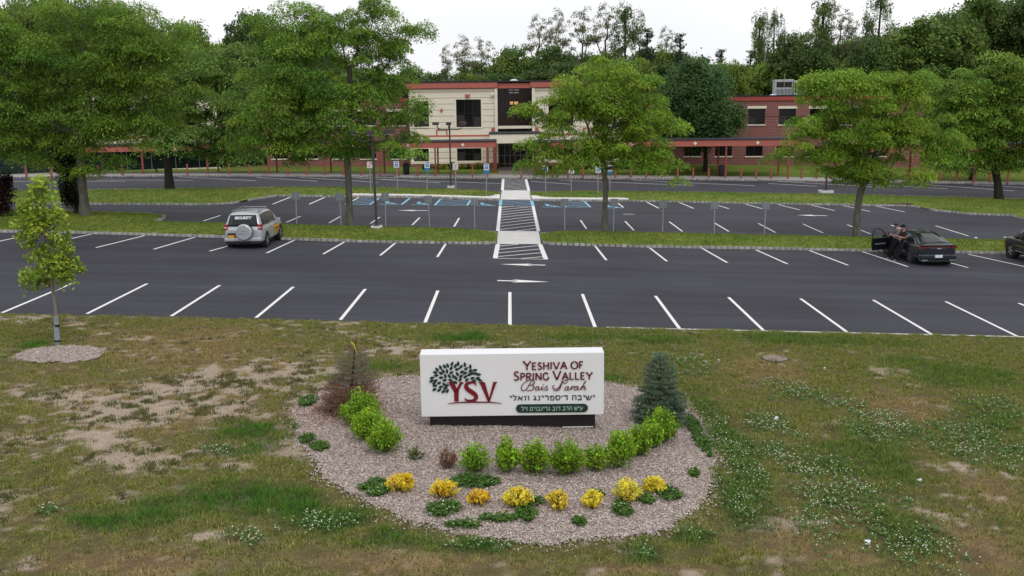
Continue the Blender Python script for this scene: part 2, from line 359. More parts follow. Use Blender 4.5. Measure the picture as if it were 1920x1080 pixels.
for o_ in (lines.build('white_road_markings', M['paint']), blue.build('blue_road_markings', M['blue_paint'])): tag(o_, kind='structure')
# ---------------------------------------------------------------- kerbs, islands, pavements
rng = np.random.default_rng(7)
def curve(pts, dz=0.0):
    P = np.array([gp(u, v, dz)[:2] for u, v in pts]); return P[np.argsort(P[:, 0])]
def resample(P, step):
    P = np.asarray(P, float); d = np.r_[0, np.cumsum(np.linalg.norm(np.diff(P, axis=0), axis=1))]; n = max(2, int(d[-1]/step)+1); t = np.linspace(0, d[-1], n)
    return np.stack([np.interp(t, d, P[:, 0]), np.interp(t, d, P[:, 1])], 1)
def kerb(name, P, h=.13, wd=.17, block=.30, base=(.27, .265, .255), inward=1):
    Q = resample(P, block); V = []; F = []; C = []
    for i in range(len(Q)-1):
        p, q = Q[i], Q[i+1]; L = np.linalg.norm(q-p)
        if L < 1e-4: continue
        d = (q-p)/L; s = np.array([-d[1], d[0]])*inward; p = p+d*.007; q = q-d*.007
        j = rng.normal(0, .012, 4); hh = h+rng.normal(0, .010); c = np.array(base)*rng.uniform(.72, 1.2)*np.array([1, rng.uniform(.96, 1.02), rng.uniform(.92, 1.05)])
        b = len(V); e = .02
        for (pt, off) in ((p, j[0]), (q, j[1]), (q, wd+j[2]), (p, wd+j[3])): x, y = pt+s*off; V.append((x, y, gz(x, y)-.06))
        for (pt, off, dd) in ((p+d*e, j[0]+e, 0), (q-d*e, j[1]+e, 0), (q-d*e, wd+j[2]-e, 0), (p+d*e, wd+j[3]-e, 0)): x, y = pt+s*off; V.append((x, y, gz(x, y)+hh))
        F += [(b, b+1, b+5, b+4), (b+1, b+2, b+6, b+5), (b+2, b+3, b+7, b+6), (b+3, b, b+4, b+7), (b+4, b+5, b+6, b+7)]; C += [c]*8
    o = np_mesh(name, V, F, M['block'], col=np.array(C)); tag(o, kind='structure'); return o
def turf_tint(x, y, lush=0.5):
    n = fbm(x*.35, y*.5, 3); m = fbm(x*1.7, y*2.2, 5); k = np.clip((n-.3)*2.0*.6+lush*.5, 0, 1)[:, None]
    c = np.array([.165, .190, .036])*(1-k)+np.array([.078, .140, .022])*k
    return c*(.78+.5*m[:, None])
def island(name, front, back, amp, x0, x1, lush, e0=False, e1=False):
    xs = np.r_[np.arange(x0, x1, .4), x1]; ns = 13; s = np.linspace(0, 1, ns)
    yf = np.interp(xs, front[:, 0], front[:, 1])+.13; yb = np.interp(xs, back[:, 0], back[:, 1])-.1; yb = np.maximum(yb, yf+.2)
    X = np.repeat(xs[:, None], ns, 1); Y = yf[:, None]+(yb-yf)[:, None]*s[None]
    tp = np.ones(len(xs))
    if e0: tp = np.minimum(tp, np.clip((xs-x0)/2.0, 0, 1))
    if e1: tp = np.minimum(tp, np.clip((x1-xs)/2.0, 0, 1))
    Z = gz(X, Y)+.10+amp*np.sin(math.pi*s)[None]**1.1*(tp*(2-tp))[:, None]+.03*(fbm(X*.6, Y*.6, 9)-.5)
    i = np.arange(len(xs)*ns).reshape(len(xs), ns); F = np.stack([i[:-1, :-1], i[1:, :-1], i[1:, 1:], i[:-1, 1:]], -1).reshape(-1, 4)
    V = np.stack([X, Y, Z], -1).reshape(-1, 3)
    o = np_mesh(name, V, F, M['grass_base'], col=turf_tint(V[:, 0], V[:, 1], lush), smooth=True); tag(o, kind='structure')
    def height(x, y):
        f = np.interp(x, front[:, 0], front[:, 1])+.13; b = np.maximum(np.interp(x, back[:, 0], back[:, 1])-.1, f+.2); t = np.clip((y-f)/(b-f), 0, 1)
        tq = np.ones_like(np.asarray(x, float))
        if e0: tq = np.minimum(tq, np.clip((x-x0)/2, 0, 1))
        if e1: tq = np.minimum(tq, np.clip((x1-x)/2, 0, 1))
        return gz(x, y)+.10+amp*np.sin(math.pi*t)**1.1*tq*(2-tq)+.03*(fbm(np.asarray(x)*.6, np.asarray(y)*.6, 9)-.5)
    return height, (xs, yf, yb)
def flat(c, y): c = c.copy(); c[:, 1] = y; return c
# island A (between near lot and middle lot)
AL = curve([(-420, 424), (-150, 431), (0, 436), (137, 438), (270, 441.5), (425, 446.5), (528, 450), (700, 455.5), (850, 458), (918, 458.5), (931, 456.5)])
AR = curve([(1016, 457), (1030, 459.5), (1200, 464.5), (1435, 468), (1630, 472), (1790, 475), (1885, 477), (2100, 481), (2400, 486)])
BY = 53.2
tipL = gp(318, 409); xl = tipL[0]; yl = gp(200, 399.5)[1]
ALb = np.array([[-60, yl+.3], [xl-6, yl], [xl-3, yl-.15], [xl-1.6, yl-.45], [xl-.6, yl-1.1], [xl-.1, (yl+BY)/2+.2], [xl+.05, BY+.3], [xl+.5, BY], [AL[-1, 0]-3, BY], [AL[-1, 0]-1, BY-.35], [AL[-1, 0], BY-1.0]])
tipR = gp(1867, 406); xr = tipR[0]; yr = gp(1960, 398)[1]
ARb = np.array([[AR[0, 0], BY-1.0], [AR[0, 0]+1, BY-.35], [AR[0, 0]+3, BY], [xr-.2, BY], [xr, BY+.6], [xr+.5, BY+1.5], [xr+1.4, yr-.6], [xr+3, yr-.1], [60, yr+.3]])
hAL, _ = island('grass_island', AL, ALb, .26, -60, AL[-1, 0], .45, e1=True)
hAR, _ = island('grass_island', AR, ARb, .26, AR[0, 0], 60, .45, e0=True)
kerb('granite_kerb', AL); kerb('granite_kerb', AR); kerb('granite_kerb', ALb[::-1], inward=1); kerb('granite_kerb', ARb[::-1], inward=1)
# island B (between middle lot and drop-off road)
BL = curve([(-420, 380), (-60, 383), (100, 384), (300, 384.5), (380, 385), (440, 382.3), (463, 377), (479, 370.5), (520, 368.2), (655, 370), (760, 371), (850, 373.5), (938, 376.8)])
BR = curve([(996.5, 377), (1100, 378), (1170, 378), (1300, 380.5), (1440, 383.3), (1615, 386), (1702, 387.3), (1730, 391), (1752, 396), (1815, 402.5), (1920, 406.5), (2000, 408), (2350, 413)])
BLb = curve([(-420, 360), (-60, 356), (100, 353), (300, 350), (480, 347.8), (700, 348.8), (860, 352), (940, 357)], .22)
BRb = curve([(994, 357), (1100, 355.5), (1300, 357), (1440, 359.5), (1600, 362), (1800, 366), (1920, 369), (2350, 378)], .22)
hBL, _ = island('grass_island', BL, BLb, .22, -60, BL[-1, 0], .5, e1=True)
hBR, _ = island('grass_island', BR, BRb, .22, BR[0, 0], 60, .5, e0=True)
kerb('granite_kerb', BL); kerb('granite_kerb', BR); kerb('granite_kerb', BLb[::-1], inward=1); kerb('granite_kerb', BRb[::-1], inward=1)
# fresh concrete walk along the accessible bays
def walk(name, front, x0, x1, off, wd, h, mat, t0=None):
    xs = np.linspace(x0, x1, max(3, int((x1-x0)/.5))); yf = np.interp(xs, front[:, 0], front[:, 1])+off; mb = MB(); vs = []
    for x, y in zip(xs, yf):
        ww = wd*min(1, .25+(x-x0)/1.5 if t0 == 'a' else (.25+(x1-x)/1.5 if t0 == 'b' else 1)); z = float(gz(x, y))
        vs += [(x, y, z+h-.2), (x, y, z+h), (x, y+ww, float(gz(x, y+ww))+h), (x, y+ww, z+h-.2)]
    n = len(xs); fs = [(4*i+k, 4*i+4+k, 4*i+5+k, 4*i+1+k) for i in range(n-1) for k in range(3)]+[(0, 1, 2, 3), (4*n-4, 4*n-1, 4*n-2, 4*n-3)]
    mb.add(vs, fs); return tag(mb.build(name, mat), kind='structure')
walk('concrete_walk', BL, gp(655, 366)[0], BL[-1, 0]-.05, .17, 2.9, .19, M['new_concrete'], 'a')
walk('concrete_walk', BR, BR[0, 0]+.05, gp(1172, 372)[0], .17, 2.3, .19, M['new_concrete'], 'b')
for q in ([(931.5, 458), (934, 433.2), (1010, 433.8), (1014.5, 458)], [(938, 374.4), (941.5, 357.2), (993, 357.2), (997, 374.6)]):
    P = [gp(*p)[:2] for p in q]; mb = MB(); N = 12; vs = []
    for i in range(N+1):
        t = i/N; l = P[0]+(P[1]-P[0])*t; r = P[3]+(P[2]-P[3])*t; z = .012+.05*math.sin(math.pi*t)**.7
        for p in (l, r): vs.append((p[0], p[1], float(gz(p[0], p[1]))+z))
    mb.add(vs, [(2*i, 2*i+1, 2*i+3, 2*i+2) for i in range(N)]); tag(mb.build('crossing_slab', M['concrete']), kind='structure')
# far pavement and lawns in front of the school
SK = curve([(-420, 338), (-60, 335), (160, 332.7), (350, 330.8), (500, 331.2), (600, 332), (720, 334), (850, 335.3), (935, 335.5), (992, 335.8), (1100, 335.8), (1240, 337), (1440, 340), (1600, 342), (1750, 344), (1920, 347), (2350, 354)])
SB = curve([(-420, 328), (0, 324.5), (160, 323), (400, 322.5), (600, 323.5), (760, 325), (850, 326), (935, 326.5), (1100, 327.5), (1240, 329), (1440, 331), (1600, 334), (1765, 338.5), (1920, 341), (2350, 348)], .13)
xs = np.arange(-60, 60.1, .5)
def band(name, ya, yb, n, dz, mat, tint=None):
    s = np.linspace(0, 1, n); Y = ya[:, None]+(yb-ya)[:, None]*s; X = np.repeat(xs[:, None], n, 1); V = np.stack([X, Y, gz(X, Y)+dz], -1).reshape(-1, 3)
    i = np.arange(X.size).reshape(X.shape); F = np.stack([i[:-1, :-1], i[1:, :-1], i[1:, 1:], i[:-1, 1:]], -1).reshape(-1, 4)
    o = np_mesh(name, V, F, mat, col=None if tint is None else tint(V[:, 0], V[:, 1]), smooth=True); return tag(o, kind='structure')
ysk = np.interp(xs, SK[:, 0], SK[:, 1]); ysb = np.interp(xs, SB[:, 0], SB[:, 1])
band('pavement', ysk+.12, ysb, 5, .125, M['sidewalk']); band('school_lawn', ysb, np.full_like(xs, 118.), 30, .11, M['grass_base'], lambda x, y: turf_tint(x, y, .75))
kerb('granite_kerb', SK, base=(.22, .215, .21))
mb = MB(); ex = [gp(934, 326.5, .13), gp(1005, 327.5, .13)]; mb.box(ex[0][0], ex[1][0], ex[0][1]-.3, 112, 0, 1); 
mb.v = [(x, y, float(gz(x, y))+(.15 if z > .5 else -.1)) for x, y, z in mb.v]; tag(mb.build('entrance_pavement', new_mat('brown_paver', (.20, .17, .15), .9, .2, noise=(3, .15))), kind='structure')
# flush concrete edging between near asphalt and lawn (right side)
mb = MB(); strip(mb, (3.0, Y_EDGE-.02), (40, Y_EDGE-.02), .12, dz=.035); tag(mb.build('concrete_edging', M['concrete']), kind='structure')

# ---------------------------------------------------------------- foreground lawn
def blob(u, v, ru, rv):
    c = gp(u, v); rx = abs(gp(u+ru, v)[0]-c[0]); ry = abs(gp(u, v-rv)[1]-gp(u, v+rv)[1])/2; return (c[0], c[1], rx, ry)
def bsum(x, y, bl):
    s = np.zeros_like(x)
    for (cx, cy, rx, ry) in bl: s = np.maximum(s, np.exp(-((x-cx)/rx)**2*.9-((y-cy)/ry)**2*.9))
    return s
LUSH = [blob(*b) for b in [(430, 930, 190, 48), (300, 955, 110, 40), (560, 950, 60, 50), (470, 815, 110, 26), (480, 845, 60, 20), (200, 975, 90, 26), (650, 975, 80, 30), (740, 1010, 120, 24), (880, 1030, 130, 20), (60, 650, 50, 14), (1100, 636, 90, 12), (1230, 640, 90, 14), (1150, 715, 40, 14), (730, 690, 60, 10),
    (1370, 830, 40, 110), (1390, 940, 70, 60), (1300, 1010, 40, 20), (1210, 1040, 40, 30), (1640, 860, 80, 50), (1560, 860, 60, 40), (1700, 1000, 60, 60), (1860, 790, 70, 30), (1330, 790, 30, 40), (1800, 700, 130, 30), (1500, 640, 200, 12), (860, 635, 80, 10)]]
CLOV = [blob(*b) for b in [(1372, 850, 42, 110), (1372, 860, 42, 110), (1400, 945, 60, 55), (1400, 950, 60, 55), (1600, 940, 130, 50), (1700, 1020, 130, 60), (1560, 890, 90, 40), (1490, 735, 70, 22), (1660, 800, 90, 50), (1820, 850, 90, 34), (1870, 770, 60, 30), (1440, 800, 60, 30), (1300, 690, 60, 30), (1850, 830, 100, 60), (910, 1028, 120, 14), (600, 985, 70, 26), (460, 1010, 50, 18), (560, 800, 40, 14),
    (400, 850, 40, 12), (95, 960, 30, 12), (1470, 860, 60, 40), (1300, 1005, 40, 16), (1210, 1050, 30, 20), (1530, 1000, 60, 50)]]
BROWN = [blob(*b) for b in [(1470, 1000, 90, 60), (1810, 1030, 130, 60), (1870, 930, 70, 50), (1600, 1050, 60, 30), (330, 650, 180, 36), (520, 690, 120, 20), (760, 1060, 260, 26), (1240, 1075, 150, 12), (300, 760, 260, 60), (1440, 700, 120, 30), (1700, 760, 90, 40), (250, 1060, 240, 26), (820, 660, 90, 16)]]
DIRT = [blob(*b) for b in [(170, 830, 150, 20), (250, 862, 150, 22), (90, 750, 100, 20), (400, 720, 130, 26), (270, 775, 180, 24), (480, 700, 60, 26), (50, 665, 60, 12), (560, 700, 50, 30), (730, 655, 50, 10), (860, 650, 120, 10), (1180, 1035, 60, 22), (1780, 880, 60, 16), (60, 600, 60, 6), (430, 780, 90, 20), (520, 850, 60, 14), (1740, 1060, 40, 14), (230, 935, 50, 12),
    (20, 930, 40, 16), (370, 1010, 60, 10), (1500, 985, 70, 16), (570, 760, 30, 50), (440, 880, 60, 12), (1690, 700, 60, 10), (1460, 676, 42, 12), (1120, 640, 60, 6)]]
def sstep(a, b, x): t = np.clip((x-a)/(b-a), 0, 1); return t*t*(3-2*t)
def fields(x, y):
    n1 = fbm(x*.55, y*.55, 11); n2 = fbm(x*1.9, y*1.9, 21, 5); n3 = fbm(x*.9+5, y*.9, 31); n4 = fbm(x*2.6, y*2.6, 41, 3)
    left = sstep(0, -6, x)
    n5 = fbm(x*4.2+3, y*5.5, 43, 4); n6 = fbm((x*.8+y*.9)*.5, (x-y)*1.3, 47, 4)
    d = bsum(x, y, DIRT)*.22+left*.055+.26*n1+.30*n2+.44*n5; D = sstep(.560, .665, d-.036)
    l = bsum(x, y, LUSH)*.36+.34*n3+.26*n2+.20*n5; L = sstep(.46, .72, l-.05)
    c = bsum(x, y, CLOV)*.42+.30*n2+.22*n4+.25*n6; Cc = sstep(.52, .86, c)
    b = bsum(x, y, BROWN)*.42+.40*n3+.25*n2+.10*left; B = sstep(.38, .80, b)
    D = D*(1-.85*bsum(x, y, LUSH)); return D, L, Cc, B
ca = lambda *c: np.array(c)[None, :]
def ground_tint(x, y):
    D, L, Cc, B = fields(x, y); n = fbm(x*5, y*5, 51)[:, None]; D, L, B = D[:, None], L[:, None], B[:, None]
    g = ca(.120, .108, .042)*(1-B)+ca(.185, .130, .070)*B; g = g*(1-L)+ca(.050, .070, .020)*L; g = 1.12*g*(.68+.50*sstep(.34, .60, fbm(x*3.6, y*4.5, 95, 4)))[:, None]
    d = ca(.335, .27, .21)*(.8+.4*n); k = np.clip(D*1.25, 0, 1); return (g*(.75+.5*n))*(1-k)+d*k
def lawn_z(x, y): return gz(x, y)+.03+.10*(fbm(x*.25, y*.25, 61)-.5)*np.clip((29.9-y)/2, 0, 1)+.03*(fbm(x*1.3, y*1.3, 71)-.5)*np.clip((29.9-y)/1, 0, 1)
o = grid_sheet('lawn', np.r_[-72, -50, -35, -28, np.arange(-23, 23.01, .13), 28, 35, 50, 72], np.r_[-20, -5, 4, np.arange(9, 29.9, .13), Y_EDGE], 0, M['lawn_base'], ground_tint, lawn_z); tag(o, kind='structure')
# mulch bed outline
BED = np.array([gp(*p)[:2] for p in [(553, 775), (556, 815), (575, 850), (605, 885), (650, 925), (700, 950), (760, 980), (830, 1003), (900, 1016), (980, 1022), (1060, 1024), (1150, 1022), (1230, 1008), (1290, 980), (1322, 940), (1338, 890), (1335, 845), (1318, 800), (1290, 765), (1240, 740), (1200, 728), (1160, 722), (1100, 714), (1000, 712), (900, 712), (800, 710), (715, 711), (660, 722), (600, 738)]])
def inpoly(x, y, P):
    r = np.zeros(np.shape(x), bool); n = len(P)
    for i in range(n):
        x0, y0 = P[i]; x1, y1 = P[(i+1) % n]
        with np.errstate(divide='ignore', invalid='ignore'): c = ((y0 > y) != (y1 > y)) & (x < (x1-x0)*(y-y0)/(y1-y0+1e-12)+x0)
        r ^= c
    return r
def in_bed(x, y, j=.22): return inpoly(x+j*(fbm(x*2, y*2, 81)-.5)*2, y+j*(fbm(x*2+9, y*2, 82)-.5)*2, BED)
RC = gp(115, 668); RRX = abs(gp(203, 668)[0]-RC[0]); RRY = (gp(115, 650)[1]-gp(115, 687)[1])/2
def in_ring(x, y): return ((x-RC[0])/RRX)**2+((y-RC[1])/RRY)**2 < (.88+.3*fbm(x*3, y*3, 83))**2*.85
def bed_z(x, y): return lawn_z(x, y)+.008+.02*fbm(x*2, y*2, 91)
def ring_z(x, y): q = ((x-RC[0])/RRX)**2+((y-RC[1])/RRY)**2; return lawn_z(x, y)+.006+.09*np.clip(1.05-q, 0, 1)
def masked_sheet(name, xs, ys, test, zf, mat):
    X, Y = np.meshgrid(xs, ys); V = np.stack([X, Y, zf(X, Y)], -1).reshape(-1, 3); nx, ny = len(xs), len(ys); i = np.arange(nx*ny).reshape(ny, nx); k = test(X, Y)
    F = np.stack([i[:-1, :-1], i[:-1, 1:], i[1:, 1:], i[1:, :-1]], -1).reshape(-1, 4); kk = k.reshape(-1); F = F[kk[F].all(1)]
    u, inv = np.unique(F, return_inverse=True); return tag(np_mesh(name, V[u], inv.reshape(F.shape), mat, smooth=True), kind='structure')
masked_sheet('mulch_bed', np.arange(-6, 6, .06), np.arange(13, 26, .06), in_bed, bed_z, M['mulch_base'])
masked_sheet('mulch_ring', np.arange(RC[0]-2.2, RC[0]+2.2, .06), np.arange(RC[1]-2.4, RC[1]+2.4, .06), in_ring, ring_z, M['mulch_base'])

def scatter_tufts(x, y, z, tint, h, nb=3, wd=.012, seed=1, spread=.03):
    """three-sided blades: one thin triangle per blade"""
    r = np.random.default_rng(seed); n = len(x); N = n*nb
    X = np.repeat(x, nb)+r.normal(0, spread, N); Y = np.repeat(y, nb)+r.normal(0, spread, N); Z = np.repeat(z, nb); H = np.repeat(h, nb)*r.uniform(.6, 1.25, N)
    a = r.uniform(0, math.pi, N); wx, wy = np.cos(a)*wd, np.sin(a)*wd; la = r.uniform(0, 2*math.pi, N); le = H*r.uniform(.2, 1.1, N)
    V = np.empty((N, 3, 3), np.float32); V[:, 0] = np.stack([X-wx, Y-wy, Z-.01], -1); V[:, 1] = np.stack([X+wx, Y+wy, Z-.01], -1)
    V[:, 2] = np.stack([X+np.cos(la)*le, Y+np.sin(la)*le, Z+H], -1)
    C = np.repeat(np.repeat(tint*r.uniform(.7, 1.35, (n, 1)), nb, 0)*r.uniform(.75, 1.3, (N, 1)), 3, 0); return V.reshape(-1, 3), np.arange(N*3).reshape(N, 3), C
def tuft_tint(x, y, r):
    D, L, Cc, B = fields(x, y); n = len(x); L, B, Cc = L[:, None], B[:, None], Cc[:, None]; q = r.random((n, 1))
    g = ca(.215, .255, .050)*(1-B)+ca(.335, .260, .105)*B; q2 = r.random((n, 1)); g = np.where(q < .16, ca(.42, .34, .16), np.where(q > .80, ca(.09, .135, .030), g)); R_ = sstep(-1, 3, x)[:, None]; L = L*(1-.45*R_); g = g*(1-L)+ca(.080, .195, .025)*L; g = g*(1-.4*Cc)+ca(.13, .22, .05)*.4*Cc
    return g
r = np.random.default_rng(5); N = 900000
x = r.uniform(-22, 22, N); y = 9+20.95*r.random(N)**.85; k = np.abs(x) < .60*y+2; x, y = x[k], y[k]
D, L, Cc, B = fields(x, y); clump = fbm(x*3.6, y*4.5, 95, 4)
rb_ = r.normal(0, .13, (2, len(x))); keep = (r.random(len(x)) < (1-.985*D)*(.22+.78*sstep(.34, .56, clump))*(1-.25*B)) & ~in_bed(x+rb_[0], y+rb_[1], .3) & ~in_ring(x, y); x, y = x[keep], y[keep]
D, L, Cc, B = fields(x, y); h = .030+.050*L+.045*sstep(.4, .7, clump[keep])
V, F, C = scatter_tufts(x, y, lawn_z(x, y), tuft_tint(x, y, r), h, nb=2, wd=.0085, seed=2)
o = np_mesh('lawn_grass', V, F, M['blade'], col=C); tag(o, 'short mixed green and dry grass over the foreground lawn', 'grass', kind='stuff')
# isolated coarse tufts standing in the bare soil
N = 30000; x = r.uniform(-18, 10, N); y = r.uniform(13, 29.5, N); D = fields(x, y)[0]; k = (D > .5) & (fbm(x*3, y*3, 99) > .52) & ~in_bed(x, y) & ~in_ring(x, y); x, y = x[k], y[k]
x = np.repeat(x, 10)+r.normal(0, .05, len(x)*10); y = np.repeat(y, 10)+r.normal(0, .05, len(y)*10); t = np.where(r.random((len(x), 1)) < .6, ca(.10, .125, .035), ca(.20, .17, .07))
V, F, C = scatter_tufts(x, y, lawn_z(x, y), t, np.full(len(x), .07), nb=2, wd=.011, seed=3)
o = np_mesh('weed_tufts', V, F, M['blade'], col=C); tag(o, 'scattered weed tufts on the bare patches of the lawn', 'weeds', kind='stuff')
# clover patches: round leaflets + white flower heads (lawn and inside the bed)
CB = [blob(*b) for b in [(705, 922, 34, 20), (830, 962, 32, 16), (890, 912, 50, 15), (985, 965, 22, 28), (940, 982, 50, 9), (1085, 988, 18, 10), (1165, 960, 22, 18), (1210, 945, 18, 14), (1255, 932, 26, 18), (1310, 820, 16, 50), (1120, 935, 14, 7), (600, 843, 24, 12), (577, 828, 14, 10), (578, 757, 17, 12), (1300, 893, 12, 8), (870, 995, 40, 7), (1008, 950, 12, 8)]]
def clover(name, x, y, z, seed, n_l=3, s=.022, col=(.085, .165, .038)):
    r = np.random.default_rng(seed); N = len(x)*n_l; X = np.repeat(x, n_l)+r.normal(0, .03, N); Y = np.repeat(y, n_l)+r.normal(0, .03, N); Z = np.repeat(z, n_l)+r.uniform(.02, .09, N)
    a = r.uniform(0, 6.28, N); t = r.normal(0, .35, (N, 2)); sz = s*r.uniform(.7, 1.4, N); V = np.empty((N, 4, 3))
    for j in range(4):
        c, q = np.cos(a+j*math.pi/2)*sz, np.sin(a+j*math.pi/2)*sz; V[:, j] = np.stack([X+c, Y+q, Z+c*t[:, 0]+q*t[:, 1]], -1)
    C = np.repeat(ca(*col)*r.uniform(.7, 1.5, (N, 1)), 4, 0); return np_mesh(name, V.reshape(-1, 3), np.arange(N*4).reshape(N, 4), M['blade'], col=C)
def flowers(name, x, y, z, seed, s=.014):
    r = np.random.default_rng(seed); n = len(x); s = s*r.uniform(.7, 1.3, n); Z = z+r.uniform(.06, .12, n); O = np.array([(1, 0, 0), (0, 1, 0), (-1, 0, 0), (0, -1, 0), (0, 0, .9), (0, 0, -.8)])
    V = np.stack([x, y, Z], -1)[:, None, :]+O[None]*s[:, None, None]; T = np.array([(0, 1, 4), (1, 2, 4), (2, 3, 4), (3, 0, 4), (1, 0, 5), (2, 1, 5), (3, 2, 5), (0, 3, 5)])
    return np_mesh(name, V.reshape(-1, 3), (np.arange(n)[:, None, None]*6+T[None]).reshape(-1, 3), M['flower'])
N = 150000; x = r.uniform(-20, 20, N); y = r.uniform(11, 29.6, N); k = (np.abs(x) < .6*y+1.5) & (r.random(N) < fields(x, y)[2]*.85) & ~in_bed(x, y, .1); x, y = x[k], y[k]; z = lawn_z(x, y)
tag(clover('clover_leaves', x, y, z, 4), 'low clover leaves spread through the right side of the lawn', 'clover', kind='stuff')
k = (r.random(len(x)) < .22+.75*sstep(.4, .75, fbm(x*1.1+y*.6, y*1.6-x*.5, 77))); tag(flowers('clover_flowers', x[k], y[k], z[k], 5, .0135), 'tiny white clover flowers dotting the lawn', 'clover flowers', kind='stuff')
N = 110000; x = r.uniform(-5.5, 5.5, N); y = r.uniform(14, 24, N); k = (bsum(x, y, CB)+.5*(fbm(x*3, y*3, 12)-.5) > .55) & (r.random(N) < .85); x, y = x[k], y[k]; z = bed_z(x, y)
tag(clover('clover_mats', x, y, z, 6, 3, .024, (.062, .135, .020)), 'dark green clover mats growing in the mulch bed', 'clover', kind='stuff')
k = r.random(len(x)) < .045*(vnoise(x*1.5, y*1.5, 5) > .35); tag(flowers('bed_clover_flowers', x[k], y[k], z[k], 7), 'white clover flowers on the mats inside the mulch bed', 'clover flowers', kind='stuff')
# wood chips
def chips(name, x, y, z, seed, label):
    r = np.random.default_rng(seed); N = len(x); a = r.uniform(0, 6.28, N); l = r.uniform(.009, .027, N); w_ = r.uniform(.004, .009, N); t = r.normal(0, .28, (N, 2)); V = np.empty((N, 4, 3))
    for j, (p, q) in enumerate(((-1, -1), (1, -1), (1, 1), (-1, 1))):
        dx = np.cos(a)*l*p-np.sin(a)*w_*q; dy = np.sin(a)*l*p+np.cos(a)*w_*q; V[:, j] = np.stack([x+dx, y+dy, z+r.uniform(.002, .012)+np.abs(t[:, 0])*.03+dx*t[:, 0]+dy*t[:, 1]], -1)
    q = r.random((N, 1)); c = np.where(q < .30, ca(.31, .245, .215), np.where(q < .76, ca(.45, .375, .34), ca(.64, .555, .51)))*r.uniform(.8, 1.2, (N, 1))
    return tag(np_mesh(name, V.reshape(-1, 3), np.arange(N*4).reshape(N, 4), M['chip'], col=np.repeat(c, 4, 0)), label, 'wood chips', kind='stuff')
N = 330000; x = r.uniform(-6, 6, N); y = r.uniform(13, 25, N); sp_ = r.choice([.05, .05, .22], N); k = in_bed(x+r.normal(0, 1, N)*sp_, y+r.normal(0, 1, N)*sp_); x, y = x[k], y[k]; chips('wood_chips', x, y, bed_z(x, y), 8, 'pale wood chips covering the planting bed around the sign')
N = 22000; x = r.uniform(RC[0]-2.2, RC[0]+2.2, N); y = r.uniform(RC[1]-2.4, RC[1]+2.4, N); k = in_ring(x, y); x, y = x[k], y[k]; chips('wood_chips', x, y, ring_z(x, y), 9, 'pale wood chips mounded round the young tree')
# turf on the islands
def turf(name, hf, fr, bk, x0, x1, dens, seed, lush, label, hh=.07):
    r = np.random.default_rng(seed); N = int((x1-x0)*9*dens); x = r.uniform(x0, x1, N); f = np.interp(x, fr[:, 0], fr[:, 1])+.22; b = np.interp(x, bk[:, 0], bk[:, 1])-.25
    y = f+r.random(N)*9; k = y < b; x, y = x[k], y[k]; t = turf_tint(x, y, lush)*1.25
    V, F, C = scatter_tufts(x, y, hf(x, y), t, np.full(len(x), hh), 2, .022, seed); return tag(np_mesh(name, V, F, M['blade'], col=C), label, 'grass', kind='stuff')
turf('island_grass', hAL, AL, ALb, -36, AL[-1, 0]-.1, 95, 21, .5, 'mown grass on the kerbed island left of the crossing')
turf('island_grass', hAR, AR, ARb, AR[0, 0]+.1, 36, 95, 22, .5, 'mown grass on the kerbed island right of the crossing')
turf('island_grass', hBL, BL, BLb, -50, BL[-1, 0]-.1, 40, 23, .6, 'mown grass on the far island beside the drop-off road, left part', .08)
turf('island_grass', hBR, BR, BRb, BR[0, 0]+.1, 50, 40, 24, .6, 'mown grass on the far island beside the drop-off road, right part', .08)
# ---------------------------------------------------------------- the school
school = empty('school_building', (0, 104, 0), 0, 'long two storey school of cream stucco and red brick with red roof edges', 'school')
OFF = Vector((0, -104, 0))
class Frame:
    def __init__(s, uL, YL, uR, YR, v=230):
        a, b = atY(uL, v, YL), atY(uR, v, YR); s.p = np.array([a[0], a[1]]); d = np.array([b[0]-a[0], b[1]-a[1]]); s.len = np.linalg.norm(d); s.d = d/s.len; s.nrm = np.array([-s.d[1], s.d[0]])
        an = math.atan2(s.d[1], s.d[0]); s.world = Matrix.Translation((a[0], a[1], 0)) @ Matrix.Rotation(an, 4, 'Z'); s.M = Matrix.Translation(OFF) @ s.world
    def hit(s, u, v, dep=0.0):
        d = ray(u, v); n = s.nrm; p = s.p+n*dep; t = (p @ n)/(d[:2] @ n); q = d*t; return float((q[:2]-s.p) @ s.d), float(CAM_H+q[2])
    def rect(s, u0, v0, u1, v1, dep=0.0):
        um, vm = (u0+u1)/2, (v0+v1)/2; a = s.hit(u0, vm, dep)[0]; b = s.hit(u1, vm, dep)[0]; zt = s.hit(um, v0, dep)[1]; zb = s.hit(um, v1, dep)[1]; return a, b, zb, zt
def wall_mb(s0, s1, z0, z1, ops, rev=.22):
    mb = MB(); ss = sorted({s0, s1, *[o[0] for o in ops], *[o[1] for o in ops]}); zs = sorted({z0, z1, *[o[2] for o in ops], *[o[3] for o in ops]})
    ss = [q for q in ss if s0 <= q <= s1]; zs = [q for q in zs if z0 <= q <= z1]
    for i in range(len(ss)-1):
        for j in range(len(zs)-1):
            cs, cz = (ss[i]+ss[i+1])/2, (zs[j]+zs[j+1])/2
            if any(o[0] < cs < o[1] and o[2] < cz < o[3] for o in ops): continue
            mb.add([(ss[i], 0, zs[j]), (ss[i+1], 0, zs[j]), (ss[i+1], 0, zs[j+1]), (ss[i], 0, zs[j+1])], [(0, 1, 2, 3)])
    for a, b, c, d in ops:
        for q in ([(a, 0, c), (a, rev, c), (a, rev, d), (a, 0, d)], [(b, 0, d), (b, rev, d), (b, rev, c), (b, 0, c)], [(a, 0, d), (a, rev, d), (b, rev, d), (b, 0, d)], [(a, rev, c), (a, 0, c), (b, 0, c), (b, rev, c)]): mb.add(q, [(0, 1, 2, 3)])
    return mb
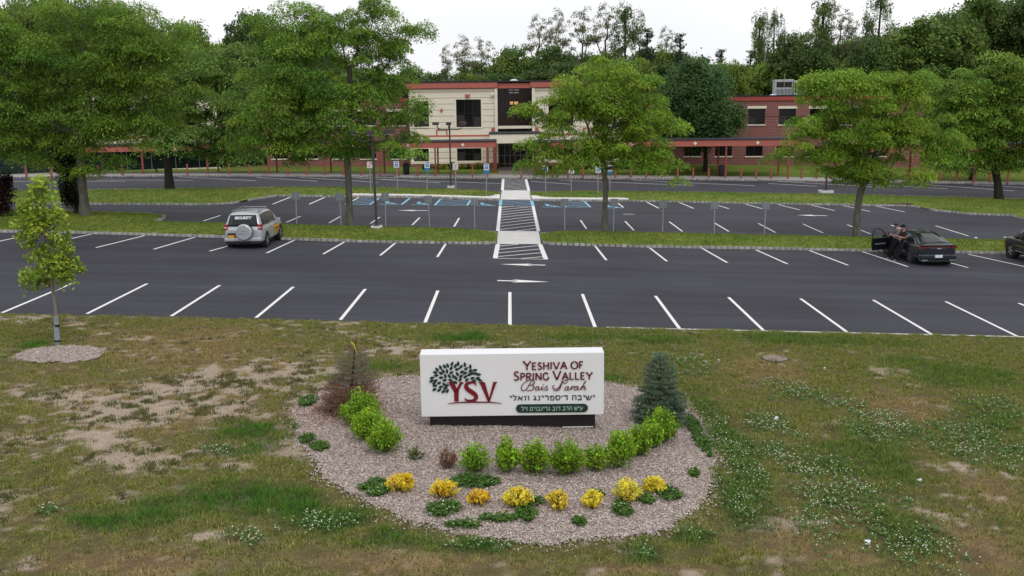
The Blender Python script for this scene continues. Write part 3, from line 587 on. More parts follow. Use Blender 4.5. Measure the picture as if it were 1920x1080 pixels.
def put(mb, name, mat, fr, parent=None, bevel=0, fix=True):
    o = mb.build(name, mat, parent or school, bevel=bevel, fix=fix)
    if parent is None or parent is school: o.matrix_local = fr.M
    return o
def window(fr, o, nx=2, nz=1, style=0, glass='glass', header=None, sill=True, fw=.06, blind=.45):
    a, b, c, d = o; mb = MB(); y0, y1 = .10, .18
    mb.box(a, a+fw, y0, y1, c, d); mb.box(b-fw, b, y0, y1, c, d); mb.box(a+fw, b-fw, y0, y1, c, c+fw); mb.box(a+fw, b-fw, y0, y1, d-fw, d)
    for i in range(1, nx): q = a+(b-a)*i/nx; mb.box(q-fw/2, q+fw/2, y0+.003, y1, c+fw, d-fw)
    for i in range(1, nz): q = c+(d-c)*i/nz; mb.box(a+fw, b-fw, y0+.006, y1, q-fw/2, q+fw/2)
    w_ = put(mb, 'window', M['frame'], fr)
    m2 = MB(); m2.box(a+.01, b-.01, .15, .17, c+.01, d-.01); m2.build('pane', M[glass], w_)
    if blind:
        m3 = MB()
        for i in range(nx):
            if (i+int(a)) % 3 == 2: continue
            x0 = a+(b-a)*i/nx+fw; x1 = a+(b-a)*(i+1)/nx-fw; m3 = MB(); m3.box(x0, x1, .143, .149, c+fw+.02, c+fw+(d-c)*blind*(.8+.2*((i*7+int(a*3)) % 3))); m3.build('blind', M['blind'], w_)
    if header: h = header; m4 = MB(); m4.box(a-.12, b+.12, -.05, .05, d, d+h); m4.build('lintel', M['cream'], w_)
    if sill: m5 = MB(); m5.box(a-.08, b+.08, -.08, .08, c-.12, c); m5.build('sill', M['cream'], w_)
    return w_
M['course'] = new_mat('dark_brick_course', (.10, .035, .03), .9, .1)
M['blind'] = new_mat('dim_window_blind', (.035, .030, .028), .4, .3)
# centre block, cream
FC = Frame(768, 102.2, 1168, 102.2)
def mir(r): return (FC.len_m*2-r[1], FC.len_m*2-r[0], r[2], r[3])
ax = FC.hit(965.5, 230)[0]; FC.len_m = ax
sL0 = FC.hit(768, 230)[0]; sL1 = FC.hit(928, 230)[0]; gl0 = FC.hit(933, 200)[0]; gl1 = 2*ax-gl0
zroof = FC.hit(868, 155)[1]; zfb = FC.hit(868, 166.5)[1]; zb0 = -.4
wu = FC.rect(855.4, 186.4, 902.1, 238.3); wl = FC.rect(857, 278, 902.5, 302.5); wu2 = FC.rect(776, 190, 804, 237.5); wl2 = FC.rect(776, 279, 804, 303)
zbase = FC.hit(868, 306.5)[1]
for side in (0, 1):
    g_ = (lambda r: r) if side == 0 else mir
    ops = [g_(q) for q in (wu, wl, wu2, wl2)]; s0, s1 = (sL0, gl0) if side == 0 else (gl1, 2*ax-sL0)
    put(wall_mb(s0, s1, zbase, zfb, ops), 'cream_wall', M['cream'], FC)
    mb = MB(); mb.box(s0, s1, -.04, .1, zb0, zbase-.003); put(mb, 'brick_base', M['brick'], FC)
    window(FC, ops[0], 3, 2, glass='glass', sill=True, blind=.35); window(FC, ops[1], 3, 2, glass='glass', blind=.55); window(FC, ops[2], 2, 2, blind=.3); window(FC, ops[3], 2, 2, blind=.5)
    gm = MB(); ztop = zfb-.05
    for v in (172.2, 183.5, 194.7, 206, 217.4, 228.8, 240, 285, 296.5):
        z = FC.hit(868, v)[1]; segs = [(s0, s1)]
        for o in ops:
            if o[2]-.05 < z < o[3]+.05: segs = [q for a, b in segs for q in ((a, min(b, o[0]-.12)), (max(a, o[1]+.12), b)) if q[1]-q[0] > .1]
        for a, b in segs: gm.box(a+.03, b-.03, -.003, .004, z-.025, z+.025)
    put(gm, 'stucco_joint', M['cream_dark'], FC)
    # red trims
    tb = MB(); z = FC.hit(868, 254.5)[1]; tb.box(s0, s1, -.09, 0, z-.1, z+.08)
    r1 = g_(FC.rect(818, 242, 839, 253.6)); a, b, c, d = r1; t = .12
    tb.box(a, a+t, -.07, 0, c, d); tb.box(b-t, b, -.07, 0, c, d); tb.box(a+t, b-t, -.07, 0, d-t, d)
    r2 = g_(FC.rect(921.5, 240, 928.5, 254)); a, b, c, d = r2; tb.box(a, b, -.12, 0, c, d)
    put(tb, 'red_trim', M['fascia'], FC)
    kb = MB(); k0 = g_(FC.rect(871.5, 176.8, 881.8, 184.6)); a, b, c, d = k0; kb.prism([(a+.12, c), (b-.12, c), (b+.02, d), (a-.02, d)], -.08, 0); put(kb, 'keystone', M['fascia'], FC)
    db = MB(); q = g_(FC.rect(824.5, 202.5, 830.7, 212)); a, b, c, d = q; m_ = (a+b)/2; n_ = (c+d)/2; db.prism([(m_, c), (b, n_), (m_, d), (a, n_)], -.05, 0); put(db, 'red_diamond', M['fascia'], FC)
    cb = MB(); z0, z1 = FC.hit(868, 265.5)[1], FC.hit(868, 256.5)[1]; cb.box(s0, s1, -.16, 0, z0, z1); put(cb, 'cream_band', M['cream'], FC)
    cb = MB(); z0, z1 = zbase, zbase+.28; cb.box(s0, s1, -.07, 0, z0, z1); put(cb, 'cream_sill_band', M['cream'], FC)
    fb = MB(); fb.box(s0-.1, s1 if side == 0 else s1+.1, -.16, .3, zfb, zroof-.55); fb.box(s0-.16, s1 if side == 0 else s1+.16, -.30, .3, zroof-.55, zroof); put(fb, 'roof_fascia', M['fascia'], FC)
    pb = MB(); e0, e1 = (gl0-.30, gl0-.02) if side == 0 else (gl1+.02, gl1+.30); pb.box(e0, e1, -.22, 0, FC.hit(930, 250)[1], zfb-.003); put(pb, 'cream_pilaster', M['cream'], FC)
rb = MB(); rb.box(sL0-.2, 2*ax-sL0+.2, -.34, 24, zroof, zroof+.16); rb.box(sL0+.01, sL0+.2, .3, 20, zb0, zroof-.003); rb.box(2*ax-sL0-.2, 2*ax-sL0-.01, .3, 20, zb0, zroof-.003); put(rb, 'roof', M['roof_dark'], FC)
# glazed entrance bay
eg = FC.rect(933, 166, 997.5, 236); eg = (gl0, gl1, eg[2], eg[3])
mb = MB(); mb.box(gl0+.02, gl1-.02, .55, .60, eg[2], zfb); gb = put(mb, 'entrance_glazing', M['glass_brown'], FC)
mb = MB()
for u in (947.5, 963, 979.5): s_ = FC.hit(u, 200)[0]; mb.box(s_-.04, s_+.04, .47, .55, eg[2], zfb)
for v in (188, 213.6): z = FC.hit(965, v)[1]; mb.box(gl0+.02, gl1-.02, .475, .55, z-.04, z+.04)
mb.build('mullions', M['frame'], gb)
mb = MB()
for (u0, v0, u1, v1) in ((956, 190.6, 962.2, 193.4), (964, 190.6, 971.5, 193.2), (956.5, 193.9, 962.2, 195.8), (964, 193.6, 970.5, 195.6)): a, b, c, d = FC.rect(u0, v0, u1, v1, .5); mb.box(a, b, .44, .47, c, d)
mb.build('lit_chandelier', new_mat('warm_lamp', (.5, .3, .12), emit=(1, .50, .16, .45)), gb)
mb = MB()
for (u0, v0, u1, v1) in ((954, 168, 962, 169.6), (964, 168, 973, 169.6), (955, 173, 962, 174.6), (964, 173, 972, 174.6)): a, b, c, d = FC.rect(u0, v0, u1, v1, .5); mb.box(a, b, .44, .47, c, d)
mb.build('ceiling_light_reflection', new_mat('pale_lamp_reflection', (.5, .45, .45), emit=(.8, .75, .8, .10)), gb)  # glowing bars stand for white reflections of ceiling lamps on the glazing
mb = MB(); zz = FC.hit(965, 241)[1]; mb.box(gl0+.003, gl1-.003, -.05, .62, zz, eg[2]); mb.box(gl0+.003, gl1-.003, .1, .62, FC.hit(965, 252)[1], FC.hit(965, 248.5)[1]); put(mb, 'cream_spandrel', M['cream'], FC)
mb = MB(); mb.box(gl0+.01, gl1-.01, .35, .4, FC.hit(965, 248.5)[1], zz); put(mb, 'strip_window', M['glass'], FC)
mb = MB(); mb.box(gl0-.02, gl1+.02, -.12, .5, zfb, zroof-.12); put(mb, 'roof_fascia', M['fascia'], FC)
# entrance canopy, cream box on red columns, projecting to the pavement
dep = -5.6; a, b, c, d = FC.rect(917.5, 251.5, 1015, 268.5, dep); a2 = 2*ax-b
mb = MB(); mb.box(a, b, dep, -.2, c, d); ec = put(mb, 'entrance_canopy', M['cream'], FC)
mb = MB(); mb.box(a-.06, b+.06, dep-.06, -.2, d, d+.10); mb.build('canopy_cap', M['roof_dark'], ec)
for x0 in (a+.35, b-.75):
    mb = MB(); mb.box(x0, x0+.36, dep+.15, dep+.5, zb0, c); mb.build('column', M['red_post'], ec)
mb = MB(); q = FC.rect(925.5, 306, 931.5, 324, -1.5); mb.box(q[0]-.2, q[1], -1.6, -.1, zb0, q[3]); put(mb, 'brick_pier', M['brick'], FC)
mb = MB(); mb.box(gl0+.01, gl1-.01, .5, .55, zb0, c+.6); dg = put(mb, 'entrance_doors', M['glass'], FC)
mb = MB(); nd = 6; zt = c+.1
for i in range(nd+1): s_ = gl0+.1+(gl1-gl0-.2)*i/nd; mb.box(s_-.05, s_+.05, .42, .5, zb0, zt)
for z in (.35, 1.25, 2.35): mb.box(gl0+.1, gl1-.1, .43, .5, z-.05, z+.05)
mb.build('door_frame', new_mat('bronze_door_frame', (.16, .14, .13), .5, .3), dg)
mb = MB(); mb.box(gl0, gl1, .05, .5, c+.6, FC.hit(965, 252)[1]); put(mb, 'entrance_soffit', M['frame'], FC)
# camera on the wall and skylights
mb = MB(); s_, z_ = FC.hit(923.5, 177.5); mb.box(s_-.12, s_+.12, -.35, 0, z_-.1, z_+.12); put(mb, 'security_camera', M['white'], FC, bevel=.03)
M['dome'] = new_mat('white_skylight_dome', (.72, .75, .80), .3, .5)
for (u, Yd, wpx) in ((963.5, 106.5, 21), (1449, 106.5, 17)):
    c_ = atY(u, 155 if u < 1000 else 181.5, Yd); r_ = wpx/2/1800*106; mb = MB(); mb.lathe([(r_+.08, -.5), (r_+.08, .02), (r_, .05), (r_*.92, r_*.28), (r_*.7, r_*.5), (r_*.35, r_*.64), (.02, r_*.68)], 20)
    o = mb.build('skylight', M['dome'], school, loc=Vector(tuple(map(float, c_)))+OFF-Vector((0, 0, .05)))
# left brick wing
def brick_wing(fr, roof_v, roof_u, upper, lower, s_ext, base_z=-.4, roof_h=.42, u_cols=None):
    zr = fr.hit(roof_u, roof_v)[1]; s0, s1 = s_ext; ops = [fr.rect(*q) for q in upper+lower]
    put(wall_mb(s0, s1, base_z, zr-roof_h, ops), 'brick_wall', M['brick'], fr)
    for i, o in enumerate(ops): window(fr, o, 2 if i < len(upper) else 2, 1, header=.26 if i < len(upper) else None, blind=.5 if i < len(upper) else 0)
    mb = MB(); mb.box(s0-.05, s1+.05, -.12, .3, zr-roof_h, zr); put(mb, 'roof_edge', M['roof_red'], fr)
    mb = MB(); mb.box(s0, s1, -.16, 24, zr, zr+.14); mb.box(s0+.02, s1-.02, 20, 20.2, base_z, zr-.003); put(mb, 'roof', M['roof_dark'], fr)
    mb = MB(); b1 = sorted((o[0], o[1]) for o in ops[:len(upper)]); z = sum(o[2]+o[3] for o in ops[:len(upper)])/2/len(upper); p = s0
    for a, b in b1+[(s1, s1)]:
        if a-p > .1: mb = MB(); mb.box(p+.01, a-.01, -.004, .01, z-.05, z+.05); put(mb, 'soldier_course', M['course'], fr)
        p = b
    return zr
FL = Frame(405, 103.6, 768, 103.6)
up = [(727.5-i*55, 209, 759.5-i*55, 235) for i in range(6)]; lo = [(730-i*55, 279, 760-i*55, 297.5) for i in range(6)]
brick_wing(FL, 184, 700, up, lo, (0, FL.hit(768, 230)[0]))
FR = Frame(1166, 104.5, 1730, 101.0)
up = [(1402.7+57.7*i, 203.6, 1434.3+57.7*i, 233.2) for i in range(-3, 5)]; lo = [(1398.5+57.7*i, 274, 1430+57.7*i, 292.7) for i in range(-3, 5)]
brick_wing(FR, 181, 1420, up, lo, (0, FR.len))
# left cream wing
FX = Frame(175, 99, 408, 101.5); zr = FX.hit(300, 158)[1]; zc0 = FX.hit(300, 292)[1]
ops = [FX.rect(u, 188, u+40, 232) for u in (200, 262, 330)]
put(wall_mb(0, FX.len, -.4, zr-.9, ops), 'cream_wall', M['cream'], FX)
for o in ops: window(FX, o, 2, 2)
mb = MB(); mb.box(-.1, FX.len+.1, -.2, .3, zr-.9, zr); z = FX.hit(300, 256.5)[1]; mb.box(0, FX.len, -.09, 0, z-.12, z+.1); put(mb, 'roof_fascia', M['fascia'], FX)
mb = MB(); mb.box(0, FX.len, -.15, 20, zr, zr+.14); mb.box(FX.len-.2, FX.len, .3, 20, -.4, zr-.003); put(mb, 'roof', M['roof_dark'], FX)
mb = MB(); s_, z_ = FX.hit(286, 282); mb.prism([(s_, z_-.4), (s_+.28, z_), (s_, z_+.4), (s_-.28, z_)], -.05, 0); put(mb, 'red_diamond', M['fascia'], FX)
# rooftop plant on the right wing
s0, z0 = FR.hit(1454, 180, 3.5); s1, z1 = FR.hit(1509, 152, 3.5); H_ = z1-z0; Wd = s1-s0
hv = empty('rooftop_air_unit', (0, 0, 0), 0, 'pale rooftop air handling unit with louvres and two round fans on the brick wing', 'air conditioner'); hv.matrix_world = FR.world @ Matrix.Translation((s0, 3.5, FR.hit(1420, 181)[1]+.14))
M['plant'] = new_mat('pale_grey_sheet_metal', (.50, .53, .55), .5, .4, noise=(2, .1))
mb = MB(); mb.box(0, Wd*.62, .4, 2.4, 0, H_); mb.build('cabinet', M['plant'], hv, bevel=.04)
mb = MB(); mb.box(Wd*.64, Wd, 0, 2.2, 0, H_*.92); fc = mb.build('condenser', M['plant'], hv, bevel=.04)
mb = MB()
for k in range(9): x_ = .12+k*(Wd*.62-.24)/9; mb.box(x_, x_+.18, .37, .4, H_*.52, H_*.9)
for k in range(12): x_ = .08+k*(Wd*.62-.16)/12; mb.box(x_, x_+.05, .36, .4, .1, H_*.42)
mb.build('louvre', M['frame'], hv)
for k in (0, 1): mb = MB(); mb.lathe([(.36, 0), (.36, .05), (.05, .05)], 18, (Wd*.86, -.05, H_*(.26+.42*k)), axis='y'); mb.build('fan', new_mat('grey_fan_grille', (.16, .16, .17), .6, .3), fc)
mb = MB(); mb.box(Wd*.66, Wd*.72, -.02, 0, .15, H_*.8); mb.build('panel_gap', M['frame'], fc)
mb = MB(); mb.box(-.05, Wd*.63, .35, 2.45, H_, H_+.08); mb.box(Wd*.63, Wd+.05, -.05, 2.25, H_*.92, H_*.92+.08); mb.build('top_cap', M['white'], hv)
mb = MB(); mb.tube([(Wd*.3, .2, 0), (Wd*.3, .2, H_*1.45)], .03, 5); mb.build('antenna', M['steel'], hv)

# ---------------------------------------------------------------- covered walkway in front
def canopy(name, posts, fv, label, diamonds):
    P = [gp(u, v, .13) for u, v in posts]; u_r, v_t, v_b = fv; ref = min(P, key=lambda p: abs(proj(*p)[0]-u_r)); zt, zb = atY(u_r, v_t, ref[1])[2], atY(u_r, v_b, ref[1])[2]
    root = empty(name, (P[0][0], P[0][1], 0), 0, label, 'covered walkway'); o0 = np.array([P[0][0], P[0][1], 0])
    mb = MB(); rf = MB(); Q = [p[:2] for p in P]; d0 = (Q[1]-Q[0])/np.linalg.norm(Q[1]-Q[0]); d1 = (Q[-1]-Q[-2])/np.linalg.norm(Q[-1]-Q[-2]); Q = [Q[0]-d0*.8]+Q[1:-1]+[Q[-1]+d1*.8]
    for i in range(len(Q)-1):
        p, q = Q[i]-o0[:2], Q[i+1]-o0[:2]; d = (q-p)/np.linalg.norm(q-p); n = np.array([-d[1], d[0]])
        def pt(b, off, z): e = b+n*off; return (e[0], e[1], z)
        f0, f1, bk = -.12, .05, 3.6
        mb.add([pt(p, f0, zb), pt(q, f0, zb), pt(q, f0, zt), pt(p, f0, zt), pt(p, f1, zb), pt(q, f1, zb), pt(q, f1, zt), pt(p, f1, zt)], [(0, 1, 2, 3), (7, 6, 5, 4), (0, 4, 5, 1), (3, 2, 6, 7), (0, 3, 7, 4), (1, 5, 6, 2)])
        mb.add([pt(p, bk, zb), pt(q, bk, zb), pt(q, bk, zt), pt(p, bk, zt), pt(p, bk+.15, zb), pt(q, bk+.15, zb), pt(q, bk+.15, zt), pt(p, bk+.15, zt)], [(0, 1, 2, 3), (7, 6, 5, 4), (0, 4, 5, 1), (3, 2, 6, 7), (0, 3, 7, 4), (1, 5, 6, 2)])
        rf.add([pt(p, -.18, zt+.003), pt(q, -.18, zt+.003), pt(q, bk+.2, zt+.003), pt(p, bk+.2, zt+.003), pt(p, -.18, zt+.09), pt(q, -.18, zt+.09), pt(q, bk+.2, zt+.09), pt(p, bk+.2, zt+.09)], [(0, 1, 2, 3), (7, 6, 5, 4), (0, 4, 5, 1), (3, 2, 6, 7), (0, 3, 7, 4), (1, 5, 6, 2)])
    mb.build('fascia_board', M['fascia'], root); rf.build('roof_sheet', M['roof_dark'], root)
    for p in P:
        for off in (0, 3.4):
            x, y = p[0]-o0[0], p[1]-o0[1]+off; b = MB(); b.box(x-.075, x+.075, y-.075, y+.075, float(gz(p[0], p[1]+off))+.1, zb); b.build('post', M['red_post'], root, bevel=.01)
    for u in diamonds:
        k = [j for j in range(len(P)-1) if proj(P[j][0], P[j][1], 0)[0] <= u <= proj(P[j+1][0], P[j+1][1], 0)[0]]
        if not k: continue
        j = k[0]; a_, b_ = P[j], P[j+1]; t = 0.5; lo_, hi_ = 0, 1
        for _ in range(30):
            t = (lo_+hi_)/2; c = a_+(b_-a_)*t
            if proj(c[0], c[1], zb)[0] < u: lo_ = t
            else: hi_ = t
        x, y = c[0]-o0[0], c[1]-o0[1]; z = (zt+zb)/2; r_ = (zt-zb)*.34; m = MB(); m.prism([(x, z-r_), (x+r_*.95, z), (x, z+r_), (x-r_*.95, z)], y-.16, y-.121); m.build('diamond', M['cream'], root)
    return root, zb, zt
canopy('walkway_canopy', [(148, 326.5), (269, 326.3), (390, 326.3), (504, 327.3), (609, 328.3), (713, 329.5), (817, 331), (914, 332)], (868, 266.2, 277), 'long terracotta walkway roof on red posts left of the entrance', (330, 450, 555, 662, 765, 868))
canopy('walkway_canopy', [(1019, 333), (1125, 332.3), (1242, 332.8), (1360, 334), (1477, 335.3)], (1360, 262.5, 273.8), 'terracotta walkway roof with cream diamonds right of the entrance', (1067, 1184, 1303, 1420))
canopy('walkway_canopy', [(1640, 339.5), (1732, 341), (1825, 343), (1925, 346), (2030, 349)], (1825, 271, 284), 'terracotta walkway roof at the right edge behind the trees', (1690, 1790, 1890))

# ---------------------------------------------------------------- bollards
def bollard():
    t = empty('bollard'); mb = MB(); mb.lathe([(.088, 0), (.088, .72), (.072, .73), (.072, .77), (.088, .78), (.088, .93), (.066, 1.0), (.03, 1.03)], 12); mb.build('shaft', M['red_post'], t)
    mb = MB(); mb.lathe([(.091, .80), (.091, .86)], 12); mb.build('band', new_mat('faded_red_band', (.42, .14, .11), .6, .3), t); return t
b0 = bollard(); first = True
BP = [(50, 334), (97, 333), (185, 330.5), (230, 328.5), (352, 327.3), (430, 326.7), (468, 326.7), (540, 327.6), (576, 327.6), (644, 328.2), (678, 328.8), (748, 329.6), (783, 330), (852, 331), (886, 331.5), (977.5, 333), (1037, 333.2), (1065, 333.5), (1093, 333), (1153.5, 332.6), (1183, 332.6), (1211.5, 332.8), (1270.5, 333), (1299.5, 333.4), (1328.5, 333.8), (1389, 334), (1417.5, 334.2), (1445.5, 334.2), (1502.5, 334.3), (1530.5, 334.6), (1557, 335), (1585, 335.4), (1640, 336.5), (1670, 337), (1700, 337.8), (1730, 338.6), (1761, 339.8), (1792, 340.2), (1856, 342.5), (1889, 343.5)]
words = ['first', 'second', 'third', 'fourth', 'fifth', 'sixth', 'seventh', 'eighth', 'ninth', 'tenth', 'eleventh', 'twelfth', 'thirteenth', 'fourteenth', 'fifteenth', 'sixteenth', 'seventeenth', 'eighteenth', 'nineteenth', 'twentieth', 'twenty-first', 'twenty-second', 'twenty-third', 'twenty-fourth', 'twenty-fifth', 'twenty-sixth']
nl = sum(1 for u, v in BP if u < 940)
for i, (u, v) in enumerate(BP):
    o = b0 if first else copy_tree(b0); first = False; p = gp(u, v+.5, .125); o.location = Vector(tuple(map(float, p)))
    lab = f'red bollard on the kerb, {words[nl-1-i]} one left of the entrance crossing' if u < 940 else f'red bollard on the kerb, {words[i-nl]} one right of the crossing line'
    tag(o, lab, 'bollard', 'red bollards along the drop-off kerb')
# ---------------------------------------------------------------- parking sign posts
M['sign_back'] = new_mat('grey_sign_back', (.20, .22, .24), .5, .4, metal=.2)
M['sign_blue'] = new_mat('sign_blue', (.03, .20, .50), .5, .3); M['sign_red'] = new_mat('sign_red', (.55, .08, .07), .5, .3); M['sign_white'] = new_mat('sign_white', (.72, .76, .80), .5, .3)
def sign_post(h, kind, plate=False):
    t = empty('parking_sign'); mb = MB(); mb.box(-.027, .027, -.012, .012, -.1, h); mb.box(-.010, .010, -.035, -.012, -.1, h); mb.build('post', M['steel'], t)
    if kind == 'back':
        for s_ in (-1, 1): mb = MB(); mb.box(min(s_*.03, s_*.21), max(s_*.03, s_*.21), -.045, -.036, h-.5, h-.02); mb.build('plate', M['sign_back'], t, bevel=.004)
        return t
    mb = MB(); mb.box(-.16, .16, -.05, -.038, h-.48, h); pl = mb.build('plate', M['sign_white'], t, bevel=.004)
    if kind == 'wheel':
        mb = MB(); z = h-.30; y = -.053
        mb.box(-.10, .10, y, -.0505, h-.30-.11, h-.30+.11); mb.build('blue_field', M['sign_blue'], pl)
        mb = MB(); mb.lathe([(.016, -.0575), (.016, -.0535)], 8, (-.01, 0, z+.075), axis='y'); mb.box(-.018, -.004, -.0575, -.0535, z, z+.06); mb.box(-.018, .035, -.0575, -.0535, z-.012, z)
        for k in range(9): a_ = 2.2+k*.42; mb.box(.045*math.cos(a_)-.012, .045*math.cos(a_)+.008, -.0575, -.0535, z-.03+.045*math.sin(a_)-.008, z-.03+.045*math.sin(a_)+.008)
        mb.box(.03, .06, -.0575, -.0535, z-.075, z-.06); mb.box(.03, .042, -.0575, -.0535, z-.075, z-.012); mb.build('wheelchair_symbol', M['sign_white'], pl)
        mb = MB(); mb.box(-.12, .12, -.053, -.0505, h-.13, h-.09); mb.box(-.10, .10, -.053, -.0505, h-.08, h-.04); mb.build('lettering', M['sign_blue'], pl)
    else:
        mb = MB()
        for z in (.06, .14, .30, .38): mb.box(-.11, .11, -.053, -.0505, h-z-.03, h-z)
        mb.build('lettering', M['sign_red'], pl)
        mb = MB(); mb.box(-.05, .05, -.053, -.0505, h-.26, h-.2); mb.build('symbol', M['sign_red'], pl)
    if plate: mb = MB(); mb.box(-.16, .16, -.05, -.038, h-.72, h-.51); mb.build('blue_plate', M['sign_blue'], t, bevel=.004)
    return t
G1 = 'parking sign posts on the grass island, seen from behind'
src = sign_post(2.15, 'back'); n1 = 0
NP = [(553, 359, 'behind the silver car'), (637, 361, 'just left of the tall grey trunk'), (721, 361, 'just right of the tall lamp post'), (804, 366, 'midway between lamp post and crossing'), (889, 371, 'nearest the crossing on its left'), (1059, 372, 'nearest the crossing on its right'), (1150.5, 372, 'close right of the light green tree trunk'), (1243.5, 375, 'second to the right of the light green tree'), (1341, 377, 'third to the right of the light green tree'), (1435.5, 378, 'farthest right, before the forked tree')]
for i, (u, vt, where) in enumerate(NP):
    o = src if i == 0 else copy_tree(src); q = atY(u, vt, 52.4 if u > 960 else 52.5); z0 = float((hAL if u < 960 else hAR)(np.array([q[0]]), np.array([q[1]]))[0]); o.location = (q[0], q[1], z0); o.scale = (1, 1, (q[2]-z0)/2.15)
    o.rotation_euler = (0, R([1.2, -.5, .8, -1, .3, -.6, 1, .2, -1.2, .6][i]), R([8, 0, 3, -4, 2, 0, 5, -3, 2, 0][i])); tag(o, 'grey post with two blank sign backs, '+where, 'sign', G1)
G2 = 'parking signs facing the bays on the far island'
for i, (u, vt, vb, kd, pl_, lab) in enumerate([(695, 303, 360.5, 'red', False, 'white and red parking sign behind the lamp post'), (746, 302, 361, 'wheel', False, 'wheelchair parking sign with no lower plate, left of the far lamp'), (801, 303, 361.5, 'wheel', True, 'wheelchair parking sign with blue plate, half behind leaves'), (855, 306, 363, 'red', False, 'white and red sign beside the far lamp post'), (912, 307, 366.5, 'wheel', True, 'wheelchair sign with blue plate just left of the crossing'),
        (1023.5, 310, 367, 'wheel', False, 'wheelchair sign just right of the crossing'), (1071, 313, 366.5, 'red', False, 'white and red sign second to the right of the crossing'), (1121, 312, 366.5, 'wheel', False, 'wheelchair sign beside the light green tree trunk'), (1143.5, 310, 356, 'wheel', True, 'parking sign seen just right of the light green tree trunk')]):
    p = gp(u, vb, .2); q = atY(u, vt, p[1]); h = q[2]-p[2]; o = sign_post(h, kd, pl_); o.location = Vector(tuple(map(float, p))); o.rotation_euler = (0, R([.5, -1, 1.5, 0, 1, -1, .5, 0, .8][i]), R(4)); o.scale = (1.25, 1.25, 1); tag(o, lab, 'sign', G2)
# ---------------------------------------------------------------- lamp posts
def lamp_post(name, base, H, arms, arm_r, drop, label, foot=.28, thick=.062):
    t = empty(name, base, 0, label, 'lamp post'); mb = MB(); mb.box(-thick, thick, -thick, thick, .1, H); mb.build('pole', M['bronze'], t, bevel=.01)
    mb = MB(); mb.box(-foot, foot, -foot, foot, -.1, .12); f_ = mb.build('footing', M['concrete'], t, bevel=.03); mb = MB(); mb.box(-foot*.6, foot*.6, -foot*.6, foot*.6, .123, .17); mb.build('base_plate', M['bronze'], f_)
    for k, az in enumerate(arms):
        c, s_ = math.cos(az), math.sin(az); mb = MB(); zb = H-drop
        if drop: mb.tube([(c*r_, s_*r_, z_) for r_, z_ in ((.05, zb), (arm_r*.7, zb), (arm_r*.9, zb+.06), (arm_r, zb+.22), (arm_r, H-.12))], .045, 8)
        else: mb.tube([(0, 0, H-.1), (c*arm_r, s_*arm_r, H-.1)], .045, 8)
        a_ = mb.build('arm', M['bronze'], t); mb = MB(); mt = Matrix.Translation((c*(arm_r+.12), s_*(arm_r+.12), H)) @ Matrix.Rotation(az, 4, 'Z'); mb.box(-.26, .26, -.2, .2, -.12, .1, 0, mt); hd = mb.build('lamp_head', M['bronze'], a_, bevel=.03)
        mb = MB(); mb.box(-.2, .2, -.15, .15, -.14, -.121, 0, mt); mb.build('lens', M['sign_white'], hd)
    return t
p = gp(706, 436); p[1] = 50.9; p[0] = atY(706.5, 433, 50.9)[0]; p[2] = float(hAL(np.array([p[0]]), np.array([p[1]]))[0]); H_ = atY(696, 247, 50.9)[2]-p[2]
lamp_post('lamp_post', p, H_, (0, R(180), R(270)), .78, .5, 'tall bronze lamp post with three heads on the near grass island').rotation_euler = (0, R(-.6), 0)
p = gp(845.5, 351, .2); H_ = atY(845, 231, p[1])[2]-p[2]; lamp_post('lamp_post', p, H_, (0, R(180), R(270)), 1.0, .5, 'tall bronze lamp post with three heads before the cream facade')
p = gp(1548.5, 359.5, .2); H_ = atY(1549, 266, p[1])[2]-p[2]; lamp_post('lamp_post', p, H_, (R(30), R(210)), .3, 0, 'shorter lamp post on the far island seen through the right tree', foot=.5)
# ---------------------------------------------------------------- small street things
def litter_bin(u, v, label, lid=None):
    p = gp(u, v, .125); t = empty('litter_bin', p, 0, label, 'litter bin'); mb = MB(); mb.lathe([(.26, 0), (.3, .1), (.31, .8), (.28, .86)], 14); mb.build('drum', M['frame'], t); mb = MB(); mb.lathe([(.33, .86), (.33, .92), (.2, 1.08), (.05, 1.14)], 14); mb.build('lid', M['roof_dark'], t)
litter_bin(1353, 330.5, 'dark litter bin beside the walkway post right of the entrance'); litter_bin(1822, 336.5, 'dark litter bin by the pavement under the far right tree'); litter_bin(762, 327, 'low dark bin on the grass left of the cream facade')
def flat_disc(name, u, v, r, mat, label, cat, hgt=.012, grate=False, zf=None):
    p = gp(u, v); z = p[2] if zf is None else float(zf(np.array([p[0]]), np.array([p[1]]))[0]); t = empty(name, (p[0], p[1], z), 0, label, cat); mb = MB(); mb.lathe([(r, -.05), (r, hgt), (r*.99, hgt+.004)], 28); mb.build('cover', mat, t)
    if grate:
        mb = MB()
        for k in range(-5, 6):
            w_ = math.sqrt(max(0, (r*.9)**2-(k*r/6)**2)); mb.box(-w_, w_, k*r/6-.02, k*r/6+.02, hgt+.006, hgt+.02); mb.box(k*r/6-.012, k*r/6+.012, -w_, w_, hgt+.008, hgt+.024)
        mb.build('bars', new_mat('rusty_cast_iron', (.30, .24, .21), .8, .2), t)
    return t
flat_disc('manhole_cover', 1179, 402, .42, new_mat('worn_iron', (.13, .13, .135), .6, .4), 'round grey manhole cover in the middle lot', 'manhole cover')
flat_disc('drain_grate', 1453, 676, .38, new_mat('dark_pit', (.09, .07, .06), .9, .1), 'round rusty drain grate set in the lawn', 'drain grate', .012, True, lawn_z)
